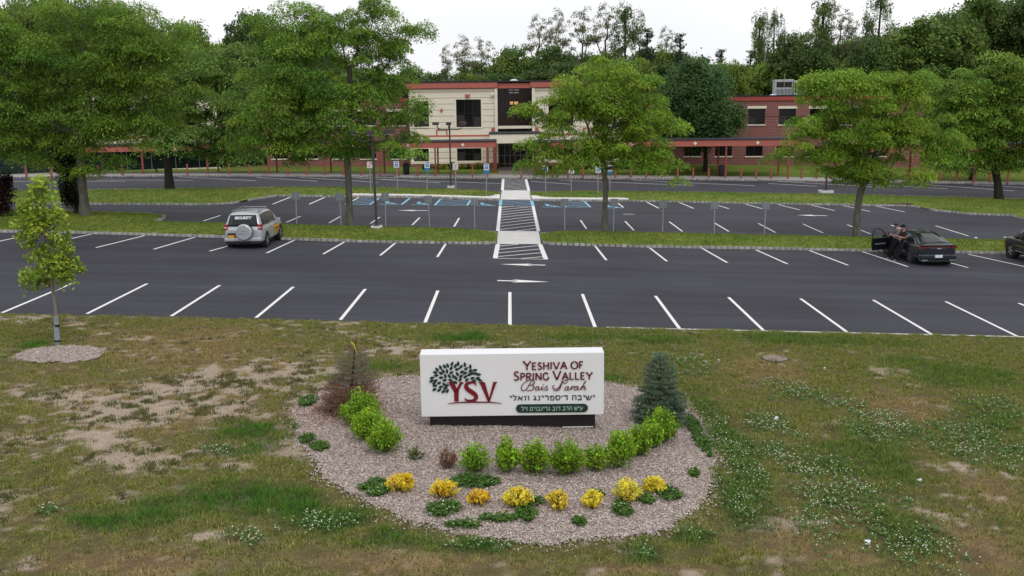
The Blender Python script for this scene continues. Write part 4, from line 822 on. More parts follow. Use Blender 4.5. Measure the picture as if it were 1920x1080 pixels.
for (u, v, wd_, lab) in ((716, 333.2, 1.3, 'dark kerb inlet left of the entrance crossing'), (1690, 386, 1.2, 'rust coloured kerb inlet at the right end of the middle bays')):
    p = gp(u, v); t = empty('kerb_inlet', p, 0, lab, 'storm drain'); mb = MB(); mb.box(-wd_, wd_, -.25, .35, 0, .17); mb.build('cover', new_mat('rusty_inlet', (.07, .035, .03), .8, .2), t, bevel=.02)
    mb = MB(); mb.box(-wd_*.9, wd_*.9, -.27, -.252, .03, .13); mb.build('slot', M['black'], t)
# scraps of litter on the lawn
for i, (u, v, s_, lab) in enumerate([(1455, 790, .065, 'crumpled white paper scrap lying on the lawn below the drain grate'), (1347, 681, .03, 'small white scrap on the lawn left of the drain grate'), (1546, 697, .03, 'thin white scrap on the lawn right of the drain grate'), (1725, 907, .04, 'long white scrap lying on the clover at far right'), (1626, 1025, .05, 'white paper scrap at the bottom right of the lawn'), (1829, 457, .08, 'white scrap on the grass island between the dark cars')]):
    p = gp(u, v); z = float(lawn_z(np.array([p[0]]), np.array([p[1]]))[0]) if u != 1829 else p[2]+.28
    rr = np.random.default_rng(i); mb = MB(); n = 9; pts = [(math.cos(k*2*math.pi/n)*s_*rr.uniform(.5, 1.2)*(1.7 if k % 2 else 1), math.sin(k*2*math.pi/n)*s_*rr.uniform(.4, 1), .03+rr.uniform(0, .05)) for k in range(n)]
    mb.add(pts+[(0, 0, .09)], [(k, (k+1) % n, n) for k in range(n)]); mb.add([(a, b, .015) for a, b, c in pts], [tuple(range(n))]); tag(mb.build('paper_scrap', M['sign_white'], loc=(p[0], p[1], z)), lab, 'litter')
# green screen fence at far left, lengthened and darkened as shade under the canopy
A_, B_ = gp(-60, 329, .1), gp(500, 322.5, .1); t = empty('screen_fence', (A_[0], A_[1]+.8, float(gz(A_[0], A_[1]))), math.atan2(B_[1]-A_[1], B_[0]-A_[0]), 'green mesh screen fence behind the left pavement, lengthened and darkened as shade', 'fence'); L_ = float(np.linalg.norm((B_-A_)[:2])); mb = MB(); mb.box(0, L_, -.02, .02, .05, 2.0); mb.build('mesh_screen', new_mat('shade_darkened_green_mesh', (.016, .030, .024), .8, .1, noise=(2, .3)), t)
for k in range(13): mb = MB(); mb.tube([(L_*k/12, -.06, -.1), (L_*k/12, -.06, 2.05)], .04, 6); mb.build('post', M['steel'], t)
# ---------------------------------------------------------------- trees
def sample_blobs(r, blobs, n, bias=.30):
    vol = np.array([b[3]*b[4]*b[5] for b in blobs])**.8; k = r.choice(len(blobs), n, p=vol/vol.sum()); d = r.normal(size=(n, 3)); d /= np.linalg.norm(d, axis=1)[:, None]; rad = r.random(n)**bias
    B = np.array(blobs)[k]; return B[:, :3]+d*rad[:, None]*B[:, 3:6]
def grow(r, trunk, pads, bf=.45, jit=.12):
    """greedy minimum-path tree: returns nodes, parent index"""
    N = [np.array(p, float) for p in trunk]; par = [-1]+list(range(len(trunk)-1)); plen = [0.0]
    for i in range(1, len(trunk)): plen.append(plen[-1]+np.linalg.norm(N[i]-N[i-1]))
    ex = [i >= len(trunk)*0 for i in range(len(trunk))]
    allowed = [i for i in range(len(trunk)) if trunk[i][3] if len(trunk[i]) > 3] if len(trunk[0]) > 3 else list(range(len(trunk)))
    P = np.array([n[:3] for n in N]); N = [n[:3] for n in N]
    order = np.argsort(np.linalg.norm(pads-N[allowed[0]], axis=1)); nodes = np.zeros((len(trunk)+len(pads)*5, 3)); nodes[:len(trunk)] = P; pl = np.zeros(len(nodes)); pl[:len(trunk)] = plen
    ok = np.zeros(len(nodes), bool); ok[allowed] = True; cnt = len(trunk); tips = []
    for pi in order:
        p = pads[pi]; d = nodes[:cnt]-p; dist = np.linalg.norm(d, axis=1)+1.2*np.clip(d[:, 2], 0, None); c = dist+bf*pl[:cnt]; c[~ok[:cnt]] = 1e9; j = int(np.argmin(c)); a = nodes[j]; L = np.linalg.norm(p-a); m = max(1, min(4, int(L/.7))); prev = j
        for q in range(1, m+1):
            t = q/m; w_ = a+(p-a)*t
            if q < m: w_ = w_+r.normal(0, jit*L*.5, 3)*[1, 1, .5]+np.array([0, 0, .10*L*math.sin(math.pi*t)])
            nodes[cnt] = w_; par.append(prev); pl[cnt] = pl[prev]+np.linalg.norm(w_-nodes[prev]); ok[cnt] = True; prev = cnt; cnt += 1
        tips.append(prev)
    return nodes[:cnt], np.array(par), tips
def branch_mesh(nodes, par, nt_, r_base, r_tip=.010, expo=2.2, min_r=0):
    n = len(nodes); a = np.full(n, 0.0); ch = np.bincount(par[1:], minlength=n)
    a[ch == 0] = 1
    for i in range(n-1, 0, -1): a[par[i]] += a[i]
    rad = r_tip*np.maximum(a, 1)**(1/expo); s = (r_base-r_tip)/(rad[0]-r_tip+1e-9); rad = r_tip+(rad-r_tip)*s; rad = np.maximum(rad, r_tip)
    for i in range(nt_): rad[i] = max(rad[i], r_base*(1-.35*i/nt_)) if i < nt_ else rad[i]
    rad[0] = r_base*1.35
    c = np.arange(1, n); c = c[rad[c] > min_r]; A = nodes[par[c]]; B = nodes[c]; rA = np.minimum(rad[par[c]], rad[c]*1.6); rA[c < nt_] = rad[par[c[c < nt_]]]; rB = rad[c]; D = B-A; L = np.linalg.norm(D, axis=1)[:, None]+1e-9; D /= L
    ref = np.where(np.abs(D[:, 2:3]) < .9, np.array([[0, 0, 1.]]), np.array([[1., 0, 0]])); U = np.cross(D, ref); U /= np.linalg.norm(U, axis=1)[:, None]; W_ = np.cross(D, U); k = 6; an = np.arange(k)*2*math.pi/k
    rg = U[:, None]*np.cos(an)[None, :, None]+W_[:, None]*np.sin(an)[None, :, None]; V = np.concatenate([A[:, None]+rg*rA[:, None, None], B[:, None]+D[:, None]*rB[:, None, None]*.3+rg*rB[:, None, None]], 1)
    base = np.arange(len(c))[:, None, None]*2*k; q = np.array([[i, (i+1) % k, (i+1) % k+k, i+k] for i in range(k)]); F = (base+q[None]).reshape(-1, 4); return V.reshape(-1, 3), F
def leaves(r, pads, per, pr, flat_, droop, ln, wd, col, var=.3, upbias=.6, hue=(.12, .04)):
    n = len(pads)*per; C0 = np.repeat(pads, per, 0); prr = np.repeat(pr*r.uniform(.6, 1.25, len(pads)), per); a = r.uniform(0, 2*math.pi, n); q = np.sqrt(r.random(n)); R_ = q*prr
    z = r.normal(0, 1, n)*flat_*prr*.5-droop*q**2*prr+flat_*.2; X = C0+np.stack([np.cos(a)*R_, np.sin(a)*R_, z], -1)
    d = np.stack([np.cos(a), np.sin(a), -.35-.6*q*droop+r.normal(0, .4, n)], -1)+r.normal(0, .45, (n, 3)); d /= np.linalg.norm(d, axis=1)[:, None]
    nn = r.normal(0, .7, (n, 3))+np.array([0, 0, upbias*1.6]); s = np.cross(d, nn); s /= np.linalg.norm(s, axis=1)[:, None]+1e-9; l = ln*r.uniform(.6, 1.3, n)[:, None]; w_ = wd*r.uniform(.7, 1.3, n)[:, None]
    V = np.stack([X-d*l*.5, X+s*w_*.5, X+d*l*.5, X-s*w_*.5], 1)
    padv = np.repeat(r.uniform(1-var, 1+var, len(pads)), per)[:, None]*r.uniform(.75, 1.3, (n, 1)); hs = np.repeat(r.normal(0, 1, len(pads)), per)[:, None]; c = np.array(col)[None]*padv*(1+hs*np.array([[hue[0], hue[1], 0]])); c = np.clip(c, .004, 1)
    return V.reshape(-1, 3), np.arange(n*4).reshape(n, 4), np.repeat(c, 4, 0)
def make_tree(name, base, trunk, blobs, npads, per, pr, flat_, droop, ln, wd, col, r_base, seed, label=None, cat='tree', group=None, bark='bark', bf=.45, var=.3, bias=.30, fork=None, min_r=0, jit=.12, upbias=.6):
    r = np.random.default_rng(seed); pads = sample_blobs(r, blobs, npads, bias); fz = fork if fork is not None else trunk[-1][2]*.55
    tr = [tuple(p)+((1,) if p[2] >= fz else (0,)) for p in trunk]; tr[-1] = tuple(trunk[-1])+(1,); nodes, par, tips = grow(r, tr, pads, bf, jit); t = empty(name, base, 0, label, cat, group)
    V, F = branch_mesh(nodes, par, len(tr), r_base, min_r=min_r); np_mesh('trunk', V, F, M[bark], t, smooth=True)
    V, F, C = leaves(r, pads, per, pr, flat_, droop, ln, wd, col, var, upbias); np_mesh('crown', V, F, M['leaf'], t, col=C); return t
def pxtree(name, bu, bv, hz, crown, trunkpx, col, r_base, seed, label, npads=420, per=100, pr=.75, depth=.8, Yb=None, **kw):
    """crown: list of (u, v, ru, rv, dy) ellipses in the photograph turned into metre blobs at the tree's own distance"""
    if Yb is None: p = gp(bu, bv, .25)
    else: p = atY(bu, bv, Yb)
    if hz is not None: p[2] = float(hz(np.array([p[0]]), np.array([p[1]]))[0])-.03
    m = p[1]/FPX; bl = []
    for (u, v, ru, rv, dy) in crown: c = atY(u, v, p[1]+dy); k = (p[1]+dy)/FPX; bl.append((c[0]-p[0], dy, c[2]-p[2], ru*k*.93, (ru*.5+rv*.5)*k*depth, rv*k*.93))
    tr = [(0, 0, 0)]+[tuple(atY(u, v, p[1]+dy)-p) for (u, v, dy) in trunkpx]
    return make_tree(name, p, tr, bl, npads, per, pr, kw.pop('flat_', .36), kw.pop('droop', .5), kw.pop('ln', .26), kw.pop('wd', .085), col, r_base, seed, label, **kw)
LG = (.205, .335, .030); MG = (.170, .295, .036); DG = (.030, .062, .016)
kwl = dict(ln=.17, wd=.055, bias=.34, flat_=.27, droop=.52, upbias=.8)
pxtree('locust_tree', 1133, 431, hAR, [(1130, 165, 115, 60, 0), (1060, 250, 85, 70, 0), (1200, 240, 90, 70, 0), (1130, 215, 120, 70, 0), (1140, 290, 120, 40, -.5), (1020, 215, 50, 30, 0), (1235, 225, 50, 25, 0), (1010, 300, 45, 25, 0), (1180, 125, 45, 28, 0), (1090, 128, 40, 25, 0), (1230, 290, 40, 35, -1), (1262, 318, 30, 26, -.5)],
    [(1134, 395, 0), (1136, 350, 0), (1132, 318, 0), (1130, 290, 0), (1134, 255, 0), (1136, 215, 0)], LG, .16, 11, 'light green locust tree on the near island right of the crossing', npads=240, per=330, pr=.74, fork=2.6, group=None, **kwl)
pxtree('locust_tree', 1606, 438, hAR, [(1618, 175, 122, 52, 0), (1560, 150, 60, 30, 0), (1700, 150, 70, 28, 0), (1700, 240, 100, 60, 0), (1530, 250, 75, 60, 0), (1620, 250, 120, 60, 0), (1490, 290, 45, 28, 0), (1760, 270, 55, 35, 0), (1620, 310, 90, 30, 0), (1700, 330, 50, 25, -1), (1540, 138, 22, 12, 0)],
    [(1607, 400, 0), (1612, 365, 0), (1619, 345, 0), (1632, 322, 0), (1640, 295, 0), (1650, 255, 0)], LG, .185, 12, 'light green locust tree with forked trunk beside the dark sedan', npads=265, per=340, pr=.78, fork=2.9, **kwl)
pxtree('locust_tree', 655, 420, hAL, [(600, 110, 150, 95, 0), (690, 55, 90, 60, 0), (560, 50, 90, 60, 0), (520, 200, 110, 80, 0), (640, 220, 140, 70, 0), (740, 120, 70, 50, 0), (750, 220, 60, 60, 0), (470, 250, 80, 40, 0), (600, 270, 120, 35, 0), (760, 290, 50, 30, -1), (700, -5, 50, 22, 0), (780, 60, 26, 20, 0)],
    [(655, 385, 0), (654, 350, 0), (652, 318, 0), (651, 285, 0), (655, 245, 0), (658, 190, 0), (655, 130, 0)], MG, .195, 13, 'large spreading locust tree left of the lamp post on the near island', npads=400, per=330, pr=.86, fork=3.2, **kwl)
pxtree('locust_tree', 160, 408, hAL, [(120, 60, 190, 95, 0), (230, 130, 130, 80, 0), (20, 160, 110, 100, 0), (130, 200, 170, 80, 0), (300, 80, 90, 60, 0), (250, 230, 110, 50, 0), (40, 250, 90, 50, 0), (150, 290, 110, 35, 0), (330, 150, 60, 50, 0), (-60, 80, 90, 90, 0)],
    [(157, 370, 0), (152, 330, 0), (150, 290, 0), (156, 250, 0), (165, 200, 0), (160, 140, 0)], (.155, .265, .030), .23, 14, 'huge locust tree with pale lichened trunk at the left island end', npads=540, per=300, pr=.92, fork=3.6, **kwl)
pxtree('locust_tree', 318, 352, hBL, [(330, 140, 120, 60, 0), (390, 180, 100, 60, 0), (280, 210, 90, 50, 0), (350, 250, 120, 40, 0), (470, 200, 60, 50, 0), (420, 110, 60, 40, 0), (440, 280, 70, 25, 0)],
    [(316, 325, 0), (314, 300, 0), (313, 280, 0), (322, 250, 0), (340, 205, 0)], (.16, .265, .05), .30, 15, 'locust tree with dark trunk on the far island left', npads=260, per=250, pr=1.25, flat_=.22, upbias=.9, fork=3.2, bark='bark_dark', ln=.26, wd=.09, bias=.4)
pxtree('locust_tree', 1873, 373, hBR, [(1830, 170, 80, 45, 0), (1900, 130, 80, 40, 0), (1880, 220, 110, 60, 0), (1780, 230, 70, 55, 0), (1930, 270, 80, 50, 0), (1840, 290, 90, 35, 0), (1990, 200, 90, 80, 0), (1760, 170, 50, 30, 0)],
    [(1871, 345, 0), (1866, 318, 0), (1868, 290, 0), (1875, 250, 0)], (.17, .285, .036), .28, 16, 'locust tree with short dark trunk on the far island right', npads=270, per=250, pr=1.2, flat_=.22, upbias=.9, fork=3.0, bark='bark_dark', ln=.26, wd=.09, bias=.4)
pxtree('maple_tree', 1322, 324, None, [(1305, 165, 65, 50, 0), (1320, 215, 75, 55, 0), (1290, 240, 70, 40, 0), (1350, 240, 50, 35, 0), (1300, 140, 40, 30, 0), (1270, 200, 45, 50, 0)],
    [(1323, 300, 0), (1322, 270, 0), (1315, 230, 0), (1308, 190, 0)], (.085, .165, .05), .22, 17, 'dense dark green maple before the brick wing wall', npads=420, per=190, pr=.9, Yb=98.5, flat_=.9, droop=.2, ln=.22, wd=.16, fork=2.2, bark='bark_dark', bias=.35)
# narrow dark evergreen and purple shrub at left
pxtree('ivy_clad_tree', 143, 402, hAL, [(128, 310, 30, 45, 0), (140, 360, 20, 35, 0), (120, 280, 28, 30, 0), (148, 385, 8, 18, 0)], [(143, 370, 0), (140, 330, 0), (132, 290, 0)], (.016, .024, .010), .10, 18, 'narrow blackish evergreen close left of the pale lichened trunk', npads=90, per=130, pr=.35, flat_=1.1, droop=.3, ln=.14, wd=.10, fork=.4, bark='bark_dark', cat='evergreen')
pxtree('purple_leaved_tree', -4, 408, hAL, [(-8, 350, 26, 32, 0), (6, 380, 12, 22, 0), (-25, 370, 25, 30, 0)], [(-4, 380, 0), (-6, 350, 0)], (.030, .014, .014), .07, 19, 'dark purple leaved small tree at the left edge of the photo', npads=70, per=110, pr=.4, flat_=1., droop=.2, ln=.14, wd=.11, fork=.8, bark='bark_dark')
# young tree in the foreground
p0 = gp(107, 652); p0[2] = float(ring_z(np.array([p0[0]]), np.array([p0[1]]))[0])-.02
def bl(u, v, ru, rv, dy=0): c = atY(u, v, p0[1]+dy); k = p0[1]/FPX; return (c[0]-p0[0], dy, c[2]-p0[2], ru*k, ru*k*.9, rv*k)
tr = [tuple(atY(u, v, p0[1])-p0) for u, v in ((107, 652), (107, 620), (104, 580), (99, 545), (95, 500), (88, 455), (82, 410), (76, 370), (73, 345))]
yt = make_tree('young_maple', p0, tr, [bl(72, 375, 26, 42), bl(90, 440, 40, 50), (bl(55, 470, 28, 35)), bl(100, 500, 50, 45), bl(120, 470, 26, 30), bl(70, 525, 35, 25), bl(70, 420, 32, 38), bl(75, 345, 18, 24), bl(55, 430, 28, 30), bl(120, 510, 34, 30), bl(45, 400, 18, 22), bl(105, 415, 22, 26)], 190, 28, .17, .9, .5, .095, .095, (.27, .37, .040), .042, 31, 'young yellow green maple with wrapped trunk in a wood chip ring', fork=1.55, bark='bark_pale', var=.25, bf=.2, bias=.5)
mb = MB(); q = [tuple(atY(u, v, p0[1])-p0) for u, v in ((107, 648), (107, 632), (106, 612), (105, 592))]; mb.tube(q, [.06, .085, .062, .058], 10)
wr = mb.build('trunk_wrap', new_mat('grey_trunk_wrap', (.26, .28, .32), .7, .2, noise=(9, .25)), yt)
mb = MB(); mb.tube([tuple(atY(107, v, p0[1])-p0) for v in (612, 608)], .072, 10); mb.build('strap', M['black'], wr); mb = MB(); mb.tube([tuple(atY(107, v, p0[1])-p0) for v in (640, 637)], .088, 10); mb.build('strap', M['black'], wr)
# ---------------------------------------------------------------- woodland behind the school
def template(seed, kind):
    r = np.random.default_rng(seed)
    if kind == 'round': return dict(trunk=[(0, 0, 0), (.1, 0, 3), (0, .1, 6), (.1, 0, 9)], blobs=[(0, 0, 8.5, 4.2, 4.2, 3.8), (1.5, .5, 10.5, 2.6, 2.6, 2.2), (-1.8, -.5, 9.5, 2.6, 2.6, 2.6), (0, 0, 5.2, 4.3, 4.3, 2.6)], npads=200, per=120, pr=1.15, flat_=.6, droop=.35, ln=.33, wd=.22, r_base=.3, bias=.28, fork=2.5)
    if kind == 'tall': return dict(trunk=[(0, 0, 0), (.1, 0, 4), (0, .1, 8), (.1, 0, 12), (.2, 0, 15)], blobs=[(0, 0, 12, 3.2, 3.2, 5.0), (1.2, .5, 16, 2.0, 2.0, 2.6), (-1.5, -.5, 14, 2.2, 2.2, 3.0), (0, 0, 7, 3.4, 3.4, 3.4), (1.8, 0, 10, 2.4, 2.4, 2.6)], npads=215, per=115, pr=1.1, flat_=.6, droop=.4, ln=.33, wd=.22, r_base=.3, bias=.3, fork=3)
    if kind == 'sparse': return dict(trunk=[(0, 0, 0), (.1, 0, 4), (-.1, .1, 8), (.1, 0, 11), (.3, 0, 13.5)], blobs=[(0, 0, 15.5, 2.6, 2.2, 2.2), (1.8, .5, 14, 1.8, 1.8, 2.4), (-2, -.5, 14.5, 1.7, 1.7, 2.2), (-.6, 0, 11.5, 1.8, 1.8, 2), (1, 0, 17.2, 1.2, 1.2, 1), (-2.6, 0, 12.2, 1, 1, 1.2)], npads=90, per=44, pr=.6, flat_=.5, droop=.3, ln=.22, wd=.12, r_base=.17, bias=.6, fork=8)
    if kind == 'pine': return dict(trunk=[(0, 0, 0), (0, 0, 4), (0, .1, 8), (.1, 0, 12), (0, 0, 15.5)], blobs=[(0, 0, 15, .8, .8, 1.2), (0, 0, 12.5, 1.8, 1.8, 1.4), (.5, 0, 10.2, 2.6, 2.6, 1.3), (-.4, 0, 7.8, 3, 3, 1.3), (0, 0, 5.4, 3.1, 3.1, 1.4)], npads=170, per=60, pr=.85, flat_=.3, droop=-.25, ln=.42, wd=.14, r_base=.25, bias=.5, fork=3)
    if kind == 'vine': return dict(trunk=[(0, 0, 0), (.1, 0, 4), (-.2, .1, 8), (.3, 0, 12), (.2, 0, 16), (0, 0, 18)], blobs=[(.1, 0, 9, .9, .9, 4.0), (1.9, .5, 14.6, 1.6, 1.6, 1.7), (-2.1, -.5, 13.4, 1.7, 1.7, 1.7), (.6, 0, 17.4, 1.9, 1.7, 1.5), (-1.2, 0, 16, 1.3, 1.3, 1.2), (-1.6, 0, 9.4, 1.6, 1.6, 1.5), (2.7, 0, 11.4, 1.4, 1.4, 1.1), (0, 0, 4.5, 3.2, 3.2, 2.8)], npads=170, per=70, pr=.66, flat_=1.1, droop=.5, ln=.25, wd=.18, r_base=.25, bias=.45, fork=3)
SZ = dict(round=(12.5, 10.5), tall=(18.5, 9.5), sparse=(18.4, 7.5), pine=(16.3, 7.0), vine=(18.9, 7.5)); COLS = dict(round=[(.125, .205, .038), (.185, .27, .044), (.082, .140, .034)], tall=[(.135, .215, .042), (.095, .158, .038)], sparse=[(.16, .18, .08)], pine=[(.055, .088, .040)], vine=[(.12, .18, .045)])
TREES = {}
for kind in SZ:
    for ci, c in enumerate(COLS[kind]):
        q = template(100+ci*7, kind); t = make_tree('woodland_tree' if kind in ('round', 'tall') else {'sparse': 'sparse_tall_tree', 'pine': 'pine_tree', 'vine': 'vine_clad_tree'}[kind], (0, 0, 0), q.pop('trunk'), q.pop('blobs'), q.pop('npads'), q.pop('per'), q.pop('pr'), q.pop('flat_'), q.pop('droop'), q.pop('ln'), q.pop('wd'), c, q.pop('r_base'), 300+ci+len(kind), bark='bark_dark', var=.38, **q)
        TREES[(kind, ci)] = [t, False]
rt = np.random.default_rng(77)
def plant(kind, ci, u, vtop, wpx, Y, label, group=None, cat='tree'):
    src, used = TREES[(kind, ci)]; o = src if not used else copy_tree(src); TREES[(kind, ci)][1] = True
    q = atY(u, vtop, Y); z0 = .2; h, w_ = SZ[kind]; o.location = (q[0], Y, z0); sx = wpx/FPX*Y/w_; o.scale = (sx, sx, max(.25, (q[2]-z0)/h)); o.rotation_euler = (0, 0, rt.uniform(0, 6.28)); return tag(o, label, cat, group)
G = 'woodland trees behind the school'
feat = [('sparse', 0, 868, 62, 70, 122, 'sparse thin tree left of the cream block roof, shorter one'), ('sparse', 0, 905, 66, 72, 126, 'sparse thin tree above the cream block roof'), ('sparse', 0, 835, 80, 50, 124, 'small sparse tree just right of the large locust crown'),
    ('round', 0, 965, 90, 120, 128, 'rounded mid green tree above the skylight of the cream block'), ('round', 2, 1035, 84, 110, 126, 'dark rounded tree above the entrance, right of the skylight'), ('sparse', 0, 1010, 22, 75, 130, 'sparse tall tree, leftmost of the bare row against the sky'), ('sparse', 0, 1045, 12, 70, 132, 'sparse tall tree, second of the bare row against the sky'),
    ('sparse', 0, 1090, 8, 80, 130, 'sparse tall tree above the light green locust crown'), ('sparse', 0, 1138, 0, 90, 131, 'tallest sparse tree of the bare row against the sky'), ('vine', 0, 1172, 4, 70, 128, 'vine clad tall tree closing the bare row on its right'), ('sparse', 0, 1200, 14, 60, 130, 'sparse tall tree just left of the dark pine'),
    ('pine', 0, 1214, 52, 60, 125, 'dark pine rising above the woodland left of the maple'), ('pine', 0, 1276, 62, 60, 128, 'pine with long open branches right of the dark pine'), ('sparse', 0, 1250, 45, 60, 135, 'faint sparse crown between the two pines'), ('round', 1, 1370, 116, 90, 118, 'yellow green rounded tree above the left end of the brick wing'),
    ('pine', 0, 1352, 92, 60, 134, 'low pine top in the dip of the skyline'), ('pine', 0, 1408, 94, 46, 132, 'small pine top right of the skyline dip'), ('vine', 0, 1425, 20, 62, 126, 'vine clad crooked tree left of the rooftop air unit'), ('vine', 0, 1452, 18, 50, 129, 'slim vine clad tree above the rooftop air unit'),
    ('vine', 0, 1545, -8, 90, 126, 'vine clad tall tree against the gap of sky at right'), ('sparse', 0, 1578, 4, 80, 128, 'sparse branching tree beside the right vine clad tree'), ('vine', 0, 1655, -20, 70, 124, 'vine clad tree rising over the forked locust'), ('sparse', 0, 1600, 26, 50, 130, 'sparse low crown in the gap of sky at right'),
    ('round', 2, 470, 22, 130, 112, 'nearly black rounded tree between the two big left crowns'), ('round', 1, 345, 42, 130, 110, 'pale green tree behind the huge left locust'), ('tall', 0, 1720, 30, 190, 118, 'broad green tree above the forked locust crown'), ('round', 2, 1640, 70, 120, 116, 'dark hollow crown behind the forked locust'),
    ('round', 2, 1500, 60, 130, 120, 'dark crown right behind the rooftop air unit'), ('round', 0, 1130, 100, 120, 124, 'mid green crown behind the top of the light locust'), ('tall', 0, 1850, -30, 170, 122, 'tall leafy tree at the upper right'), ('tall', 1, 1930, -40, 150, 118, 'dark tall tree at the right edge')]
for k, ci, u, vt, wp, Y, lab in feat: plant(k, ci, u, vt, wp, Y, lab, G)
def top(u):
    return float(np.interp(u, [-200, 200, 300, 400, 540, 640, 800, 850, 930, 980, 1100, 1180, 1240, 1300, 1345, 1400, 1470, 1520, 1620, 1740, 1800, 2100], [-20, -5, 60, 70, 40, 110, 128, 122, 114, 90, 96, 90, 84, 88, 110, 100, 92, 80, 62, 40, 0, -20]))
cnt = {}
def wood_label(k, ci, u, row):
    reg = ['behind the huge left locust', 'behind the left cream wing', 'behind the left brick wing', 'behind the cream block', 'behind the right brick wing', 'beyond the right wing'][int(np.searchsorted([200, 560, 800, 1170, 1720], u))]
    kd = {('round', 0): 'round mid green', ('round', 1): 'round yellow green', ('round', 2): 'round dark', ('tall', 0): 'upright mid green', ('tall', 1): 'upright dark'}[(k, ci)]; rk = ['front', 'middle', 'rear'][row]; c = cnt.get((row, reg), 0); cnt[(row, reg)] = c+1
    return f'{kd} tree, {words[c]} from left, {rk} rank {reg}'
for row, (Y, st, dv) in enumerate(((120, 62, 22), (132, 58, 8), (146, 60, 4))):
    for u in np.arange(-240+row*20, 2180, st):
        k = 'tall' if rt.random() < .45 else 'round'; ci = int(rt.integers(0, len(COLS[k]))); v = top(u)+dv+rt.uniform(-7, 14)
        plant(k, ci, u+rt.uniform(-12, 12), v, rt.uniform(95, 140), Y+rt.uniform(-4, 4), wood_label(k, ci, u, row), 'woodland ranks behind the school')
# lower layer of trees around the building ends
for (u, vt, w_, Y, ci, lab) in [(20, 215, 170, 101, 2, 'dark low tree behind the green screen fence'), (110, 190, 150, 104, 2, 'dark tree left of the left cream wing'), (-80, 190, 160, 100, 0, 'leafy tree beyond the left edge fence'), (1760, 190, 150, 106, 2, 'dark tree at the right end of the brick wing'), (1850, 200, 160, 104, 0, 'leafy tree behind the far right walkway'), (1960, 190, 170, 103, 2, 'dark tree behind the right edge walkway'), (2060, 180, 170, 104, 0, 'leafy tree past the right edge')]:
    plant('round', ci, u, vt, w_, Y, lab, G)
# ---------------------------------------------------------------- shrubs in the bed
def surf(f, x, y): return float(f(np.array([float(x)]), np.array([float(y)]))[0])
def shrub(name, u, v, wpx, hpx, seed, col, label, cat, group, n=1500, ls=.030, dome=False, upr=.8, zf=bed_z, Y=None, stem='bark', var=.35, leaf_el=1.6, grow_=1.12):
    r = np.random.default_rng(seed); p = gp(u, v) if Y is None else atY(u, v, Y); p[2] = surf(zf, p[0], p[1]) if zf else p[2]; k = float(np.linalg.norm(p-np.array([0, 0, CAM_H])))/FPX; W_ = wpx*k/2*grow_; H = hpx*k*grow_
    t = empty(name, p, 0, label, cat, group); ns = max(14, n//28); a = r.uniform(0, 2*math.pi, ns); q = np.sqrt(r.random(ns)); tipz = H*(1-.55*q**2.2)*r.uniform(.82, 1.12, ns) if not dome else H*np.sqrt(np.clip(1-q**2*.85, 0, 1))*r.uniform(.85, 1.05, ns)
    tips = np.stack([np.cos(a)*q*W_*r.uniform(.85, 1.08, ns), np.sin(a)*q*W_*.9, tipz], -1); mb = MB()
    for tp in tips[:min(ns, 46)]: mb.tube([(tp[0]*.12, tp[1]*.12, -.02), (tp[0]*.7, tp[1]*.7, tp[2]*.55), tuple(tp)], [.008, .005, .002], 4, caps=False)
    mb.build('stems', M[stem], t, fix=False)
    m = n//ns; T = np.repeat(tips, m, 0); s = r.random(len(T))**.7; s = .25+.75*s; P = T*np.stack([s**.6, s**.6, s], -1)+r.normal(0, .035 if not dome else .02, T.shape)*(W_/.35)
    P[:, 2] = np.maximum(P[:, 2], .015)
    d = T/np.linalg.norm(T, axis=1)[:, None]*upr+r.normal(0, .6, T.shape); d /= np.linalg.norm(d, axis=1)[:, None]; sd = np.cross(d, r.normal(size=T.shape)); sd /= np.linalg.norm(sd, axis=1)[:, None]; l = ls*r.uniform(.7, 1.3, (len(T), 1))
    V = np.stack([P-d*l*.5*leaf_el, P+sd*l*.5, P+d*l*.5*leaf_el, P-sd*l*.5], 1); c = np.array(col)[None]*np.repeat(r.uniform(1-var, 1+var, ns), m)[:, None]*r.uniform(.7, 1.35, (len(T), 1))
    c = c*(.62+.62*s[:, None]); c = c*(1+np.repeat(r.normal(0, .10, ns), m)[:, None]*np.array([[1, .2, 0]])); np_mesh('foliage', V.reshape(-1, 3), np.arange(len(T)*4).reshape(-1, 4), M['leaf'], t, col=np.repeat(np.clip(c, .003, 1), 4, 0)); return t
BX = 'clipped boxwood shrubs along the bed'
bc = (.205, .35, .022)
for i, (u, v, w_, h, lab, n) in enumerate([(676, 800, 70, 58, 'boxwood at the top of the left arm, touching the browned spruce', 2600), (694, 828, 68, 52, 'middle boxwood of the left arm of the row', 2400), (722, 852, 62, 56, 'boxwood at the lower end of the left arm', 2300), (893, 890, 62, 48, 'thin boxwood right of the dead brown shrub', 1300),
        (951, 892, 44, 58, 'narrow boxwood second from left in the front row', 1800), (1003, 894, 58, 56, 'boxwood under the middle of the sign in the front row', 2200), (1064, 895, 62, 60, 'round boxwood below the green pill of the sign', 2500), (1115, 889, 44, 48, 'sparse boxwood between two fuller ones right of centre', 1000), (1160, 880, 62, 62, 'full boxwood at the bend of the right arm', 2500),
        (1198, 858, 48, 50, 'small boxwood third from the end of the right arm', 1900), (1222, 842, 44, 44, 'boxwood second from the end of the right arm', 1700), (1240, 830, 62, 54, 'boxwood at the end of the right arm before the blue spruce', 2500)]):
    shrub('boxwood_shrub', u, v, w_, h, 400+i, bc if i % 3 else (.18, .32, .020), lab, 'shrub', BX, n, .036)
shrub('boxwood_shrub', 778, 866, 30, 22, 420, (.12, .15, .04), 'tiny ragged boxwood remnant left of the dead brown shrub', 'shrub', BX, 260, .03)
